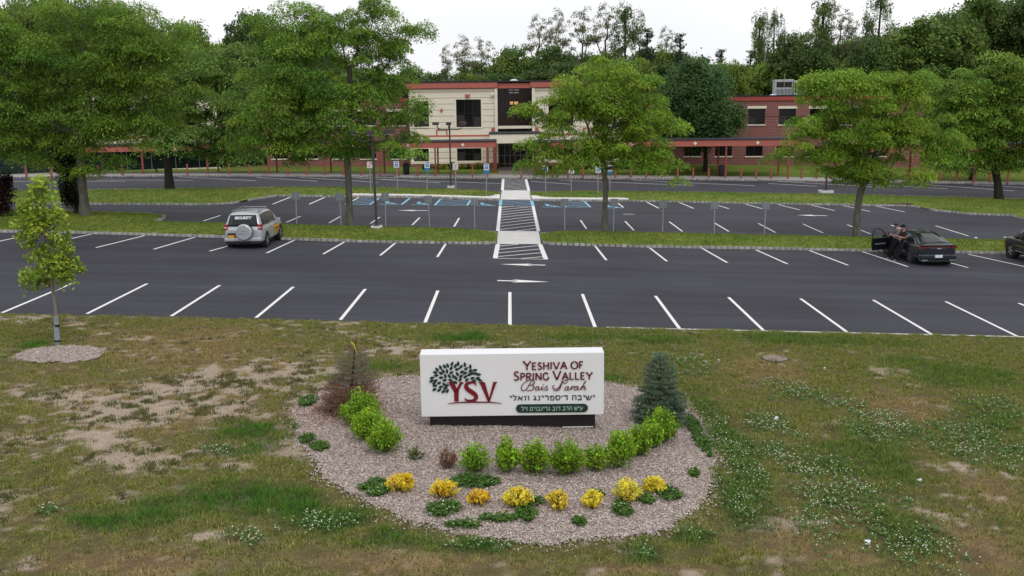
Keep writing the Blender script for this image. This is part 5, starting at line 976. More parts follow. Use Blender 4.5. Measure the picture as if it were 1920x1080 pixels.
shrub('dead_shrub', 840, 884, 38, 36, 421, (.24, .13, .075), 'dead brown shrub between the thin and the tiny boxwood', 'shrub', None, 900, .022, var=.5)
YP = 'yellow spirea mounds along the front of the bed'
for i, (u, v, w_, h, c, lab) in enumerate([(752, 924, 52, 30, (.66, .50, .04), 'orange yellow mound, leftmost of the yellow row'), (834, 938, 50, 31, (.66, .50, .04), 'golden mound beside the upper clover mat'), (898, 952, 42, 26, (.64, .43, .035), 'small orange tinted mound below the thin boxwood'), (971, 956, 56, 32, (.68, .55, .05), 'wide golden mound above the long clover mat'),
        (1046, 960, 46, 32, (.62, .48, .06), 'golden mound with reddish base below the round boxwood'), (1112, 958, 40, 32, (.70, .58, .06), 'bright yellow mound with bare wood chips round it'), (1175, 946, 50, 40, (.68, .58, .08), 'pale yellow uneven mound, second from the right'), (1226, 925, 46, 24, (.66, .54, .05), 'low yellow mound, rightmost of the yellow row')]):
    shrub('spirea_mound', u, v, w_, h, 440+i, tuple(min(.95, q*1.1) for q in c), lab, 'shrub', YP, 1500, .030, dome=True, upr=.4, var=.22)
# planting at the school front
for i, (u, w_) in enumerate([(800, 20), (816, 18), (831, 22), (848, 18), (868, 20), (878, 16), (896, 20), (1028, 20), (1046, 18), (1066, 22), (1085, 20), (1103, 18), (1150, 26), (1170, 24)]):
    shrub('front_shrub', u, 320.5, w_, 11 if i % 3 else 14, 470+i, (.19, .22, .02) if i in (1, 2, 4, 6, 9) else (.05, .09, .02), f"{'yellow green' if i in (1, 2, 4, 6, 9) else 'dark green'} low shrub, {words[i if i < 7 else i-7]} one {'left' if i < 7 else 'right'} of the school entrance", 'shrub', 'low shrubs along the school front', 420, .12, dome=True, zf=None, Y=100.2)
# spruces
def spruce(name, u, v, utop, vtop, wpx, seed, label, dead=False):
    r = np.random.default_rng(seed); p = gp(u, v); p[2] = surf(bed_z, p[0], p[1])-.02; q = atY(utop, vtop, p[1]); H = q[2]-p[2]; Wd = wpx/FPX*p[1]/2*1.04; t = empty(name, p, 0, label, 'spruce'); mb = MB(); lean = q[0]-p[0]
    mb.tube([(0, 0, 0), (lean*.5, 0, H*.5), (lean, 0, H)], [.035, .022, .006], 7); tk = mb.build('trunk', M['bark_dark'], t)
    tiers = 15; P0 = []; P1 = []; kk = []
    for i in range(tiers):
        f = i/(tiers-1)*.93+.02; L = Wd*(1-f)**(.56 if not dead else .75)*(1.0 if f > .06 else .9)+.03; nb = int(24*(1-f)+7)
        for b in range(nb):
            a = 2*math.pi*(b+.5*(i % 2))/nb+r.normal(0, .15); l = L*r.uniform(.72, 1.1); z = H*f+r.normal(0, .02); d = np.array([math.cos(a), math.sin(a), 0]); s = np.array([lean*f, 0, z]); e = s+d*l+np.array([0, 0, (.10 if f < .5 else .3)*l])
            P0.append(s); P1.append(e); kk.append(f)
            ns = max(2, int(l/.11))
            for j in range(1, ns+1):
                tt = .25+.72*j/ns; m = s+(e-s)*tt
                for sg in (-1, 1): n2 = d*.55+np.array([-d[1], d[0], 0])*sg*.8+np.array([0, 0, .12]); P0.append(m); P1.append(m+n2*l*.34*(1.1-tt*.6)); kk.append(f)
    P0, P1, kk = np.array(P0), np.array(P1), np.array(kk); mb = MB(); D = P1-P0
    dens = (6 if dead else 26); n = len(P0)*dens; I = np.repeat(np.arange(len(P0)), dens); s = r.random(n)[:, None]; c = P0[I]+D[I]*s; dl = D[I]/np.linalg.norm(D[I], axis=1)[:, None]; nd = dl*.8+r.normal(0, .75, (n, 3)); nd /= np.linalg.norm(nd, axis=1)[:, None]
    nl = (.045 if not dead else .05)*r.uniform(.7, 1.3, (n, 1)); sd = np.cross(nd, r.normal(size=(n, 3))); sd /= np.linalg.norm(sd, axis=1)[:, None]; wn = .0062
    V = np.stack([c-sd*wn, c+sd*wn, c+nd*nl], 1); f = kk[I][:, None]
    if dead:
        brown = ca(.25, .145, .085)*r.uniform(.6, 1.3, (n, 1)); gr = ca(.20, .24, .19)*r.uniform(.7, 1.3, (n, 1)); g_ = (f > .36) & (f < .80) & (r.random((n, 1)) < .85); C = np.where(g_, gr, brown); keep = (f[:, 0] < .80) | (r.random(n) < .25)
        V, C = V[keep], C[keep]; n = len(V)
    else: C = ca(.16, .23, .145)*np.repeat(r.uniform(.75, 1.3, len(P0)), dens)[:, None]*r.uniform(.75, 1.3, (n, 1))
    np_mesh('needles', V.reshape(-1, 3), np.arange(n*3).reshape(-1, 3), M['leaf'], t, col=np.repeat(C, 3, 0))
    q_ = .0045 if dead else .004; A, B = P0, P1; U = np.cross(D, [[0, 0, 1.]]); U /= np.linalg.norm(U, axis=1)[:, None]+1e-9; Z = np.array([[0, 0, q_]]); k = (kk < .85); A, B, U = A[k], B[k], U[k]
    Vb = np.stack([A-U*q_, A+U*q_, A+Z*1.6, B-U*q_*.5, B+U*q_*.5, B+Z*.8], 1); fb = np.array([[0, 1, 4, 3], [1, 2, 5, 4], [2, 0, 3, 5]]); Fb = (np.arange(len(A))[:, None, None]*6+fb).reshape(-1, 4)
    np_mesh('branches', Vb.reshape(-1, 3), Fb, new_mat('dead_twig', (.20, .115, .09), .9, .1) if dead else M['bark_dark'], t); return t, H
sp, H_ = spruce('dying_spruce', 655, 772, 668, 630, 122, 51, 'dying spruce, rust brown below and grey above, with a bare leader', True)
mb = MB(); mb.tube([(.12, -.05, H_*.93), (.19, -.06, H_*.89), (.21, -.05, H_*.83), (.24, -.05, H_*.78)], [.010, .016, .010, .008], 5); mb.build('yellow_ribbon', new_mat('yellow_ribbon', (.70, .66, .05), .6, .3), sp)
spruce('blue_spruce', 1237, 795, 1238, 662, 104, 52, 'healthy blue green spruce at the right end of the bed')
# needles dropped under the dying spruce
r = np.random.default_rng(3); N = 9000; c = gp(650, 772); x = c[0]+r.normal(0, .62, N); y = c[1]-.15+r.normal(0, .62, N); z = bed_z(x, y)+.012; a = r.uniform(0, 6.28, N); V = np.stack([np.stack([x, y, z], -1), np.stack([x+np.cos(a)*.035, y+np.sin(a)*.035, z+.004], -1), np.stack([x+np.cos(a+.25)*.035, y+np.sin(a+.25)*.035, z+.012], -1)], 1)
tag(np_mesh('fallen_needles', V.reshape(-1, 3), np.arange(N*3).reshape(-1, 3), M['chip'], col=np.repeat(ca(.33, .15, .11)*r.uniform(.6, 1.3, (N, 1)), 3, 0)), 'rust coloured needles fallen under the dying spruce', 'needles', kind='stuff')

# ---------------------------------------------------------------- monument sign
YS = float(gp(960, 801, .06)[1])-.1
zt = atY(960, 663, YS)[2]; zb = atY(960, 779.3, YS)[2]; xl_, xr_ = atY(788.5, 720, YS)[0], atY(1132.5, 720, YS)[0]; SW, SH = xr_-xl_, zt-zb; xc = (xl_+xr_)/2
zg = surf(bed_z, xc, YS); sign = empty('monument_sign', (xc, YS, zg), R(.35), 'white monument sign with maroon and green lettering on a black base in the mulch bed', 'sign')
zb -= zg; zt -= zg; mb = MB(); mb.box(-SW/2, SW/2, 0, .46, zb, zt); cab = mb.build('sign_cabinet', M['white'], sign, bevel=.008)
bl_, br_ = atY(806.7, 790, YS+.12)[0]-xc, atY(1115.7, 790, YS+.12)[0]-xc; mb = MB(); mb.box(bl_, br_, .10, .36, -.35, zb-.002); mb.build('base', M['black'], sign, bevel=.006)
mb = MB(); mb.box(br_-.72, br_-.04, .06, .10, surf(bed_z, xc+br_-.4, YS)-zg+.03, surf(bed_z, xc+br_-.4, YS)-zg+.045); mb.build('footing_edge', M['concrete'], sign)
SX = SW/344.0
def S(px, py):   # zoomed-crop pixel (x5.047 of the sign crop) -> sign coordinates, rectified
    u, v = px, py; tl, trr, blw, brr = (79, 127), (1832, 104), (103, 716), (1829, 691)
    s = (u-tl[0])/(trr[0]-tl[0]); 
    for _ in range(3):
        yt = tl[1]+(trr[1]-tl[1])*s; yb = blw[1]+(brr[1]-blw[1])*s; t = (v-yt)/(yb-yt); x0 = tl[0]+(blw[0]-tl[0])*t; x1 = trr[0]+(brr[0]-trr[0])*t; s = (u-x0)/(x1-x0)
    return -SW/2+s*SW, zt-t*SH
M['maroon'] = new_mat('maroon_letters', (.13, .008, .024), .4, .4); M['red_letter'] = new_mat('dark_red_letters', (.17, .008, .014), .4, .4); M['dgreen'] = new_mat('dark_green_letters', (.010, .040, .028), .4, .4); M['pale_letter'] = new_mat('pale_green_letters', (.42, .50, .42), .5, .3)
def pen(mb, pts, ws, ye=-.022, y1=0.004, closed=False):
    """flat raised stroke through sign points (crop pixels) with width per point (crop pixels)"""
    P = [np.array(S(*p)) for p in pts]; k = SW/1750.0; n = len(P); ws = [w_*k for w_ in (ws if isinstance(ws, (list, tuple)) else [ws]*n)]; L = []; R2 = []
    for i in range(n):
        d = P[min(i+1, n-1)]-P[max(i-1, 0)]; d = d/(np.linalg.norm(d)+1e-9); m = np.array([-d[1], d[0]]); L.append(P[i]+m*ws[i]/2); R2.append(P[i]-m*ws[i]/2)
    vs = [(p[0], ye, p[1]) for p in L]+[(p[0], ye, p[1]) for p in R2]+[(p[0], y1, p[1]) for p in L]+[(p[0], y1, p[1]) for p in R2]; fs = []
    for i in range(n-1): fs += [(i, i+1, n+i+1, n+i), (i, 2*n+i, 2*n+i+1, i+1), (n+i, n+i+1, 3*n+i+1, 3*n+i)]
    fs += [(0, n, 3*n, 2*n), (n-1, 3*n-1, 4*n-1, 2*n-1)]; mb.add(vs, fs)
def smooth(pts, m=6):
    P = [np.array(p, float) for p in pts]; P = [2*P[0]-P[1]]+P+[2*P[-1]-P[-2]]; o = []
    for i in range(1, len(P)-2):
        for j in range(m): t = j/m; o.append(.5*(2*P[i]+(P[i+1]-P[i-1])*t+(2*P[i-1]-5*P[i]+4*P[i+1]-P[i+2])*t*t+(3*P[i]-P[i-1]-3*P[i+1]+P[i+2])*t**3))
    o.append(P[-2]); return [tuple(q) for q in o]
def spen(mb, pts, ws, **k):
    m = 6; q = smooth(pts, m); ws = ws if isinstance(ws, (list, tuple)) else [ws]*len(pts); w2 = list(np.interp(np.linspace(0, len(pts)-1, len(q)), range(len(pts)), ws)); pen(mb, q, w2, **k)
# big YSV
mb = MB()
pen(mb, [(365, 388), (385, 392), (432, 478)], [30, 46, 40]); pen(mb, [(490, 388), (470, 400), (432, 478)], [22, 24, 28]); pen(mb, [(432, 462), (433, 566)], [44, 40]); pen(mb, [(338, 390), (400, 386)], [5, 12]); pen(mb, [(462, 390), (500, 388)], [12, 5])
mb.build('letter', M['red_letter'], cab)
mb = MB(); spen(mb, [(618, 408), (596, 388), (566, 386), (534, 398), (522, 424), (540, 452), (578, 478), (612, 506), (618, 534), (596, 556), (560, 560), (532, 554), (514, 540)], [8, 18, 24, 30, 38, 42, 44, 42, 36, 28, 22, 16, 6]); pen(mb, [(614, 386), (620, 418)], [6, 4]); pen(mb, [(514, 530), (518, 560)], [3, 6]); mb.build('letter', M['red_letter'], cab)
mb = MB(); pen(mb, [(660, 388), (682, 400), (742, 566)], [30, 46, 22]); pen(mb, [(802, 388), (790, 400), (742, 566)], [22, 28, 14]); pen(mb, [(640, 386), (700, 388)], [6, 12]); pen(mb, [(778, 386), (818, 384)], [12, 5]); mb.build('letter', M['red_letter'], cab)
mb = MB(); spen(mb, [(352, 588), (430, 578), (520, 574), (640, 573), (760, 574), (865, 584)], [1, 8, 11, 11, 9, 1]); mb.build('underline', M['maroon'], cab)
# leaf emblem
LV = [(388, 210, 60), (446, 208, 95), (509, 217, 100), (561, 236, 95), (606, 270, 12), (642, 311, 8), (653, 364, -18), (346, 226, 110), (316, 234, 118), (278, 243, 115), (246, 264, 130), (229, 291, 165), (240, 320, 8), (200, 343, 15), (194, 372, 30), (234, 369, 20), (228, 417, 5), (224, 452, 28), (221, 391, 35), (268, 459, 25), (310, 471, 28), (346, 466, 60), (326, 441, 15), (284, 428, 20), (316, 405, 140), (267, 391, 28), (286, 341, 5), (282, 299, 150), (304, 280, 125), (340, 280, 95), (380, 252, 55), (420, 230, 60), (383, 293, 28), (438, 262, 18), (473, 238, 50), (439, 306, 125), (482, 286, 30), (522, 256, 40), (512, 298, 20), (564, 276, 30), (553, 312, 20), (576, 300, 25), (610, 302, 15),
      (325, 326, 105), (363, 326, 130), (401, 328, 100), (427, 345, 110), (466, 360, 50), (474, 327, 25), (517, 332, 35), (530, 362, 40), (583, 346, 12), (632, 346, 20), (598, 372, 0), (320, 365, 12), (375, 365, 155), (420, 385, 150), (340, 415, 10)]
mb = MB()
for (u, v, a) in LV:
    a = math.radians(a); L_ = 23; pts = []
    c, s_ = math.cos(a), math.sin(a); pen(mb, [(u-c*L_, v+s_*L_), (u-c*L_*.5, v+s_*L_*.5), (u-c*L_*.1, v+s_*L_*.1), (u+c*L_*.5, v-s_*L_*.5), (u+c*L_, v-s_*L_)], [3, 22, 27, 19, 2])
lf = mb.build('leaf_emblem', M['dgreen'], cab); lf['label'] = 'dark green leaf fan above the initials'
# two name lines in flared capitals
GL = {'Y': ([[(0, 0), (.5, .52)], [(1, 0), (.5, .52)], [(.5, .5), (.5, 1)]], .85), 'E': ([[(.1, 0), (.1, 1)], [(.1, .03), (.9, .03)], [(.1, .49), (.8, .49)], [(.1, .97), (.95, .97)]], .58), 'S': ('S', .58), 'H': ([[(.08, 0), (.08, 1)], [(.92, 0), (.92, 1)], [(.08, .49), (.92, .49)]], .78), 'I': ([[(.5, 0), (.5, 1)]], .22),
      'V': ([[(0, 0), (.5, 1)], [(1, 0), (.5, 1)]], .85), 'A': ([[(.5, 0), (0, 1)], [(.5, 0), (1, 1)], [(.2, .64), (.8, .64)]], .85), 'O': ('O', .95), 'F': ([[(.1, 0), (.1, 1)], [(.1, .03), (.95, .03)], [(.1, .5), (.8, .5)]], .55), 'P': ('P', .6), 'R': ('R', .66), 'N': ([[(.08, 1), (.08, 0)], [(.08, .02), (.92, .98)], [(.92, 0), (.92, 1)]], .82), 'G': ('G', .82), 'L': ([[(.1, 0), (.1, 1)], [(.1, .97), (.95, .97)]], .55)}
def glyph(mb, ch, x, y0, h, w_, wt):
    g_ = GL[ch]; st = g_[0]; f = lambda q: (x+q[0]*w_, y0+q[1]*h)
    if st == 'S': spen(mb, [f(q) for q in ((.9, .14), (.6, .02), (.25, .08), (.12, .26), (.4, .46), (.78, .60), (.9, .80), (.6, .97), (.25, .97), (.05, .88))], [wt*.8]*3+[wt]*4+[wt*.8]*3); return
    if st == 'O': spen(mb, [f((.5+.48*math.sin(a), .5-.5*math.cos(a))) for a in np.linspace(0, 2*math.pi, 13)], [wt*.75, wt*.9, wt*1.1, wt*1.15, wt*1.1, wt*.9, wt*.75, wt*.9, wt*1.1, wt*1.15, wt*1.1, wt*.9, wt*.75]); return
    if st == 'G': spen(mb, [f((.5+.46*math.sin(a), .5-.5*math.cos(a))) for a in np.linspace(.9, -4.1, 11)], wt); pen(mb, [f((.9, .55)), f((.9, .95))], wt); return
    if isinstance(st, str):
        pen(mb, [f((.1, 0)), f((.1, 1))], wt); spen(mb, [f(q) for q in ((.1, .03), (.6, .03), (.9, .15), (.9, .38), (.6, .52), (.1, .53))], [wt*.8, wt*.9, wt, wt, wt*.9, wt*.8])
        if st == 'R': pen(mb, [f((.45, .52)), f((1, 1))], [wt*.8, wt*1.1])
        return
    for a, b in st: vert = abs(a[0]-b[0]) < .05; pen(mb, [f(a), ((f(a)[0]+f(b)[0])/2, (f(a)[1]+f(b)[1])/2), f(b)], [wt*1.15, wt*.92, wt*1.15] if vert or ch in 'VAYN' else [wt*.8]*2+[wt*.95])
def line(txt, x0, x1, yb0, yb1, hcap, hsm, wt):
    caps = [True]+[txt[i-1] == ' ' and txt[i:i+2] != 'OF' for i in range(1, len(txt))]; adv = []
    for i, ch in enumerate(txt): adv.append(.32 if ch == ' ' else (GL[ch][1]*(hcap if caps[i] else hsm)/hcap+.17))
    k = (x1-x0)/(sum(adv)-.17); x = x0
    for i, ch in enumerate(txt):
        if ch != ' ':
            h = hcap if caps[i] else hsm; w_ = (adv[i]-.17)*k; t = (x-x0)/(x1-x0); yb = yb0+(yb1-yb0)*t; m = MB(); glyph(m, ch, x, yb-h, h, w_, wt*(1.12 if caps[i] else 1)); m.build('letter', M['maroon'], cab)
        x += adv[i]*k
line('YESHIVA OF', 1064, 1632, 267, 252, 82, 66, 12.5)
line('SPRING VALLEY', 975, 1720, 365, 354, 82, 66, 12.5)
# script line
def scr(pts, ws): spen(mbs, pts, ws)
mbs = MB()
scr([(1100, 376), (1072, 390), (1050, 420), (1048, 448), (1064, 464), (1090, 452), (1120, 410), (1140, 376)], [2, 4, 7, 8, 6, 5, 9, 4]); scr([(1090, 372), (1130, 364), (1164, 372), (1170, 390), (1148, 406), (1126, 410)], [3, 4, 7, 7, 4, 3]); scr([(1126, 410), (1160, 414), (1166, 436), (1144, 458), (1112, 462), (1096, 452)], [3, 7, 9, 6, 4, 2])
scr([(1214, 426), (1196, 424), (1180, 440), (1182, 458), (1198, 454), (1216, 426), (1208, 452), (1222, 456), (1232, 444)], [4, 5, 6, 6, 4, 6, 7, 4, 3]); scr([(1232, 444), (1248, 422), (1240, 452), (1252, 456), (1264, 440)], [3, 7, 7, 4, 3]); scr([(1256, 400), (1260, 406)], 7); scr([(1264, 442), (1288, 418), (1290, 440), (1296, 452), (1280, 460), (1268, 452)], [3, 5, 7, 7, 4, 3])
scr([(1362, 412), (1344, 420), (1348, 440), (1376, 448), (1404, 430), (1426, 396), (1450, 366), (1478, 362), (1484, 376), (1464, 392), (1440, 386), (1424, 372)], [3, 5, 6, 6, 8, 9, 6, 4, 5, 5, 4, 3]); scr([(1426, 396), (1420, 424), (1404, 452), (1376, 464), (1352, 456)], [8, 9, 8, 5, 3])
scr([(1496, 426), (1478, 424), (1460, 440), (1462, 458), (1478, 454), (1496, 426), (1488, 452), (1502, 456), (1512, 444)], [4, 5, 6, 6, 4, 6, 7, 4, 3]); scr([(1512, 444), (1530, 420), (1520, 456)], [3, 6, 7]); scr([(1524, 440), (1542, 422), (1556, 424)], [4, 5, 7]); scr([(1586, 424), (1568, 422), (1550, 440), (1552, 456), (1568, 452), (1588, 424), (1580, 450), (1594, 454), (1606, 442)], [4, 5, 6, 6, 4, 6, 7, 4, 3])
scr([(1606, 442), (1640, 400), (1660, 372), (1648, 380), (1628, 420), (1612, 456)], [3, 3, 3, 5, 7, 7]); scr([(1618, 442), (1640, 420), (1650, 426), (1640, 448), (1650, 454), (1666, 440)], [4, 5, 7, 7, 4, 2]); mbs.build('script_line', M['maroon'], cab)
# Hebrew line and pill, drawn stroke by stroke
HB = {'י': (.34, [[(.1, .02), (.9, .04), (.85, .42)]]), 'ו': (.36, [[(.1, .03), (.75, .04), (.75, 1)]]), 'ז': (.40, [[(.1, .03), (.9, .06)], [(.55, .05), (.5, 1)]]), 'ש': (.95, [[(.04, .02), (.12, .5), (.22, .97), (.6, .97), (.92, .5), (.97, .02)], [(.5, .02), (.5, .45), (.2, .72)]]),
      'ב': (.75, [[(.08, .03), (.7, .03), (.80, .15), (.80, .96)], [(.02, .96), (1, .96)]]), 'ה': (.80, [[(.04, .03), (.92, .03), (.92, 1)], [(.2, .34), (.18, 1)]]), 'ד': (.78, [[(.02, .03), (1, .03)], [(.80, .03), (.80, 1)]]), "'": (.16, [[(.9, 0), (.2, .3)]]), '"': (.30, [[(.35, 0), (.1, .3)], [(.95, 0), (.7, .3)]]),
      'ס': (.84, [[(.02, .03), (.9, .03), (.97, .45), (.75, .88), (.5, .97), (.22, .85), (.06, .4), (.16, .04)]]), 'פ': (.78, [[(.5, .48), (.18, .48), (.12, .05), (.7, .04), (.92, .22), (.92, .96), (.05, .96)]]), 'ר': (.72, [[(.04, .03), (.72, .03), (.88, .16), (.88, 1)]]), 'נ': (.50, [[(.3, .03), (.8, .06), (.82, .95), (.02, .95)]]),
      'ג': (.55, [[(.2, .03), (.65, .06), (.78, .6), (.95, 1)], [(.74, .64), (.08, .94)]]), 'א': (.88, [[(.08, .02), (.92, 1)], [(.9, .02), (.86, .35), (.62, .52)], [(.1, 1), (.12, .6), (.35, .42)]]), 'ל': (.70, [[(.1, -.38), (.12, .04), (.88, .05), (.85, .4), (.4, 1)]]), 'ע': (.82, [[(.08, .02), (.2, .4), (.55, .8)], [(.88, .02), (.82, .6), (.5, .88), (.02, 1.06)]]), 'ם': (.80, [[(.04, .03), (.9, .03), (.9, .96), (.1, .96), (.14, .06)]])}
def hebrew(txt, x0, x1, yl, yr, h, wt, mat, par, ye):
    """txt in reading order, laid right to left between crop columns x0..x1; yl, yr = top of letters at both ends"""
    gap = .20; tot = sum(.46 if c == ' ' else HB[c][0]+gap for c in txt)-gap; k = (x1-x0)/tot; x = x1
    for c in txt:
        if c == ' ': x -= .46*k; continue
        w_, st = HB[c]; x -= w_*k; m = MB()
        for s_ in st: pen(m, [(x+p[0]*w_*k, yl+(yr-yl)*(x-x0)/(x1-x0)+p[1]*h) for p in s_], wt, ye=ye)
        m.build('letter', mat, par); x -= gap*k
hebrew("ישיבה ד'ספרינג וואלי", 936, 1742, 516, 508, 41, 9.5, M['dgreen'], cab, -.014)
mb = MB(); a = S(1038, 634); b = S(1638, 628); rr = SW/1753*42; pts = [(a[0]+rr*math.cos(t), a[1]+rr*math.sin(t)) for t in np.linspace(math.pi/2, 3*math.pi/2, 12)]+[(b[0]+rr*math.cos(t), b[1]+rr*math.sin(t)) for t in np.linspace(-math.pi/2, math.pi/2, 12)]
mb.prism(pts, -.02, .004); pill = mb.build('green_pill', M['dgreen'], cab)
hebrew('ע"ש הרב דוב גרינבוים ז"ל', 1048, 1630, 620, 612, 34, 6.2, M['pale_letter'], pill, -.026)
# ---------------------------------------------------------------- cars
M['tyre'] = new_mat('black_rubber', (.014, .014, .015), .85, .2); M['rim'] = new_mat('alloy_rim', (.42, .43, .45), .35, .5, metal=.5); M['rim_dark'] = new_mat('machined_dark_rim', (.20, .20, .21), .35, .5, metal=.5)
M['car_glass'] = new_mat('car_glass', (.014, .017, .020), .10, .35); M['tail'] = new_mat('red_lamp_glass', (.30, .012, .018), .2, .6); M['tail_pale'] = new_mat('pale_lamp_glass', (.62, .40, .42), .2, .6); M['trim'] = new_mat('black_plastic_trim', (.018, .018, .02), .6, .3); M['chrome'] = new_mat('chrome_strip', (.55, .57, .60), .2, .6, metal=.7)
def carpaint(name, col, metal=.4):
    m = new_mat(name, col, .32, .5, metal=metal); m.node_tree.nodes['Principled BSDF'].inputs['Coat Weight'].default_value = .6; m.node_tree.nodes['Principled BSDF'].inputs['Coat Roughness'].default_value = .06; return m
def car(name, loc, rz, label, paint, P, rim='rim'):
    t = empty(name, loc, rz, label, 'car'); mb = MB(); st = P['st']; n = len(st); vs = []; k = 9
    for (y, hw, zl, zt_) in st:
        zm = zl+(zt_-zl)*.55; half = [(hw*.80, zl), (hw*.95, zl+.05), (hw*.99, zl+.20), (hw*1.0, zm), (hw*.975, zt_-.10), (hw*.93, zt_-.03), (hw*.80, zt_+.005), (hw*.4, zt_+.022)]
        sec = [(x, z) for x, z in half]+[(-x, z) for x, z in reversed(half)]; vs += [(x, y, z) for x, z in sec]
    k = 16; fs = [(i*k+j, i*k+(j+1) % k, (i+1)*k+(j+1) % k, (i+1)*k+j) for i in range(n-1) for j in range(k)]+[tuple(range(k)), tuple((n-1)*k+j for j in reversed(range(k)))]
    mb.add(vs, fs, 0, True); body = mb.build('body', paint, t, sub=1)
    hb, zb_ = P['belt']; prof = np.array(P['roof'], float); yy0, yy1 = prof[0, 0], prof[-1, 0]
    def at(y): return np.interp(y, prof[:, 0], prof[:, 1]), np.interp(y, prof[:, 0], prof[:, 2])
    def side(s, tt, sg, o=.0):
        y = yy0+(yy1-yy0)*s; zr_, hr = at(y); zr_ = max(zr_, zb_+.02); z = zb_+(zr_-zb_)*tt; q = (z-zb_)/max(.01, prof[:, 1].max()-zb_); h = hb+(P['hr']-hb)*q; return (sg*(h+o), y, z)
    mb = MB(); vs = []; nn = 9; ny = 15
    for s in np.linspace(0, 1, ny):
        y = yy0+(yy1-yy0)*s; zr_, hr = at(y); e = hr
        ring = [side(s, 0, 1), side(s, .5, 1), side(s, .93, 1)]; xr2 = ring[-1][0]; ring += [(xr2*.86, y, zr_+.005), (0, y, zr_+.03)]; ring += [(-p[0], p[1], p[2]) for p in reversed(ring[:4])]; vs += [(p[0]*e, p[1], p[2]) for p in ring]
    mb.add(vs, [(i*nn+j, i*nn+j+1, (i+1)*nn+j+1, (i+1)*nn+j) for i in range(ny-1) for j in range(nn-1)]+[tuple(range(nn)), tuple((ny-1)*nn+j for j in reversed(range(nn)))], 0, True); mb.build('cabin', paint, t)
    for sg in (1, -1):
        for pi, (s0, s1, t0, t1, rk0, rk1) in enumerate(P['panes']):
            ss = np.linspace(s0, s1, 8); pp = [(s, t0) for s in ss]+[(s, t1) for s in (ss[::-1]*(1-0)+np.linspace(-rk1, rk0, 8))]
            mb = MB(); e = lambda q: at(yy0+(yy1-yy0)*q[0])[1]; A_ = [side(s, tt, sg, .010) for s, tt in pp]; A_ = [(p[0]*e(q), p[1], p[2]) for p, q in zip(A_, pp)]; C_ = [(p[0]-sg*.04, p[1], p[2]) for p in A_]; m_ = len(A_)
            mb.add(A_+C_, [(i, i+1, m_-2-i, m_-1-i) for i in range(7)]+[(i, (i+1) % m_, (i+1) % m_+m_, i+m_) for i in range(m_)]); mb.build('side_window', M['car_glass'], t)
    def sheet(name_, q0, q1, wf, o=.014):
        mb = MB(); A_ = []; qs = np.linspace(q0, q1, 7); P2 = [np.array([np.interp(q, range(len(prof)), prof[:, j]) for j in range(3)]) for q in qs]
        for i, p in enumerate(P2):
            d = P2[min(i+1, 6)]-P2[max(i-1, 0)]; n_ = np.array([-d[1], d[0]]); n_ = n_/np.linalg.norm(n_)
            if n_[1] < 0: n_ = -n_
            q = (p[1]-zb_)/(prof[:, 1].max()-zb_); h = (hb+(P['hr']-hb)*q)*wf
            for x, cz in ((-1, 0), (-.5, .018), (.5, .018), (1, 0)): A_.append((x*h, p[0]+n_[0]*(o+cz), p[1]+n_[1]*(o+cz)+.01))
        C_ = [(x, y+(.05 if q1 < len(prof)/2 else -.05), z-.03) for x, y, z in A_]; m_ = len(A_); F_ = [(i*4+j, i*4+j+1, i*4+j+5, i*4+j+4) for i in range(6) for j in range(3)]
        ed_ = [(i*4, i*4+4) for i in range(6)]+[(i*4+3, i*4+7) for i in range(6)]+[(j, j+1) for j in range(3)]+[(24+j, 25+j) for j in range(3)]; mb.add(A_+C_, F_+[(a_, b_, b_+m_, a_+m_) for a_, b_ in ed_]); mb.sm = [True]*len(mb.sm); return mb.build(name_, M['car_glass'], t)
    rw = sheet('rear_window', *P['rwin']); sheet('windscreen', *P['fwin'])
    R_ = P['wr']
    for (yy) in P['axles']:
        for sg in (-1, 1):
            hw = P['track']; mb = MB(); x0 = sg*(hw-.20); x1 = sg*hw; pr = [(R_*.62, x1-sg*.02), (R_*.93, x1), (R_, x1-sg*.04), (R_, x0+sg*.03), (R_*.9, x0)]; mb.lathe(pr, 26, (0, yy, R_), axis='x'); wh = mb.build('wheel', M['tyre'], t)
            mb = MB(); mb.lathe([(R_*.66, x1-sg*.035), (R_*.64, x1-sg*.008), (R_*.56, x1-sg*.045), (.05, x1-sg*.045)], 26, (0, yy, R_), axis='x')
            mb.build('rim', M['trim'] if rim != 'rim' else M['rim_dark'], wh); mb = MB()
            for j in range(5):
                a = j*2*math.pi/5+.3; M4 = Matrix.Translation((x1-sg*.012, yy, R_)) @ Matrix.Rotation(a, 4, 'X'); mb.box(-.012, .012, -.035, .035, .02, R_*.60, 0, M4)
            mb.lathe([(.06, x1-sg*.02), (.055, x1), (.02, x1)], 12, (0, yy, R_), axis='x'); mb.lathe([(R_*.60, x1-sg*.02), (R_*.655, x1-sg*.002), (R_*.665, x1-sg*.03)], 26, (0, yy, R_), axis='x'); mb.build('spokes', M[rim], wh)
            mb = MB(); xo = sg*(P['arch']); mb.lathe([(R_*1.17, xo-sg*.25), (R_*1.17, xo), (R_*.9, xo+sg*.001)], 26, (0, yy, R_+.01), axis='x'); mb.build('wheel_arch', M['trim'], t)
    for sg in (-1, 1):
        mb = MB(); x, y, z = side(P.get('mir', .9), .06, sg); mb.box(min(x+sg*.06, x+sg*.24), max(x+sg*.06, x+sg*.24), y-.12, y-.0, z-.02, z+.13); mb.build('mirror', P.get('mirror', paint), t, bevel=.03)
    return t, body, None, rw
silver = carpaint('silver_car_paint', (.46, .48, .51), .35)
a, b = gp(436, 461.5), gp(499, 462.5); cx = (a[0]+b[0])/2-.02; ry = (a[1]+b[1])/2
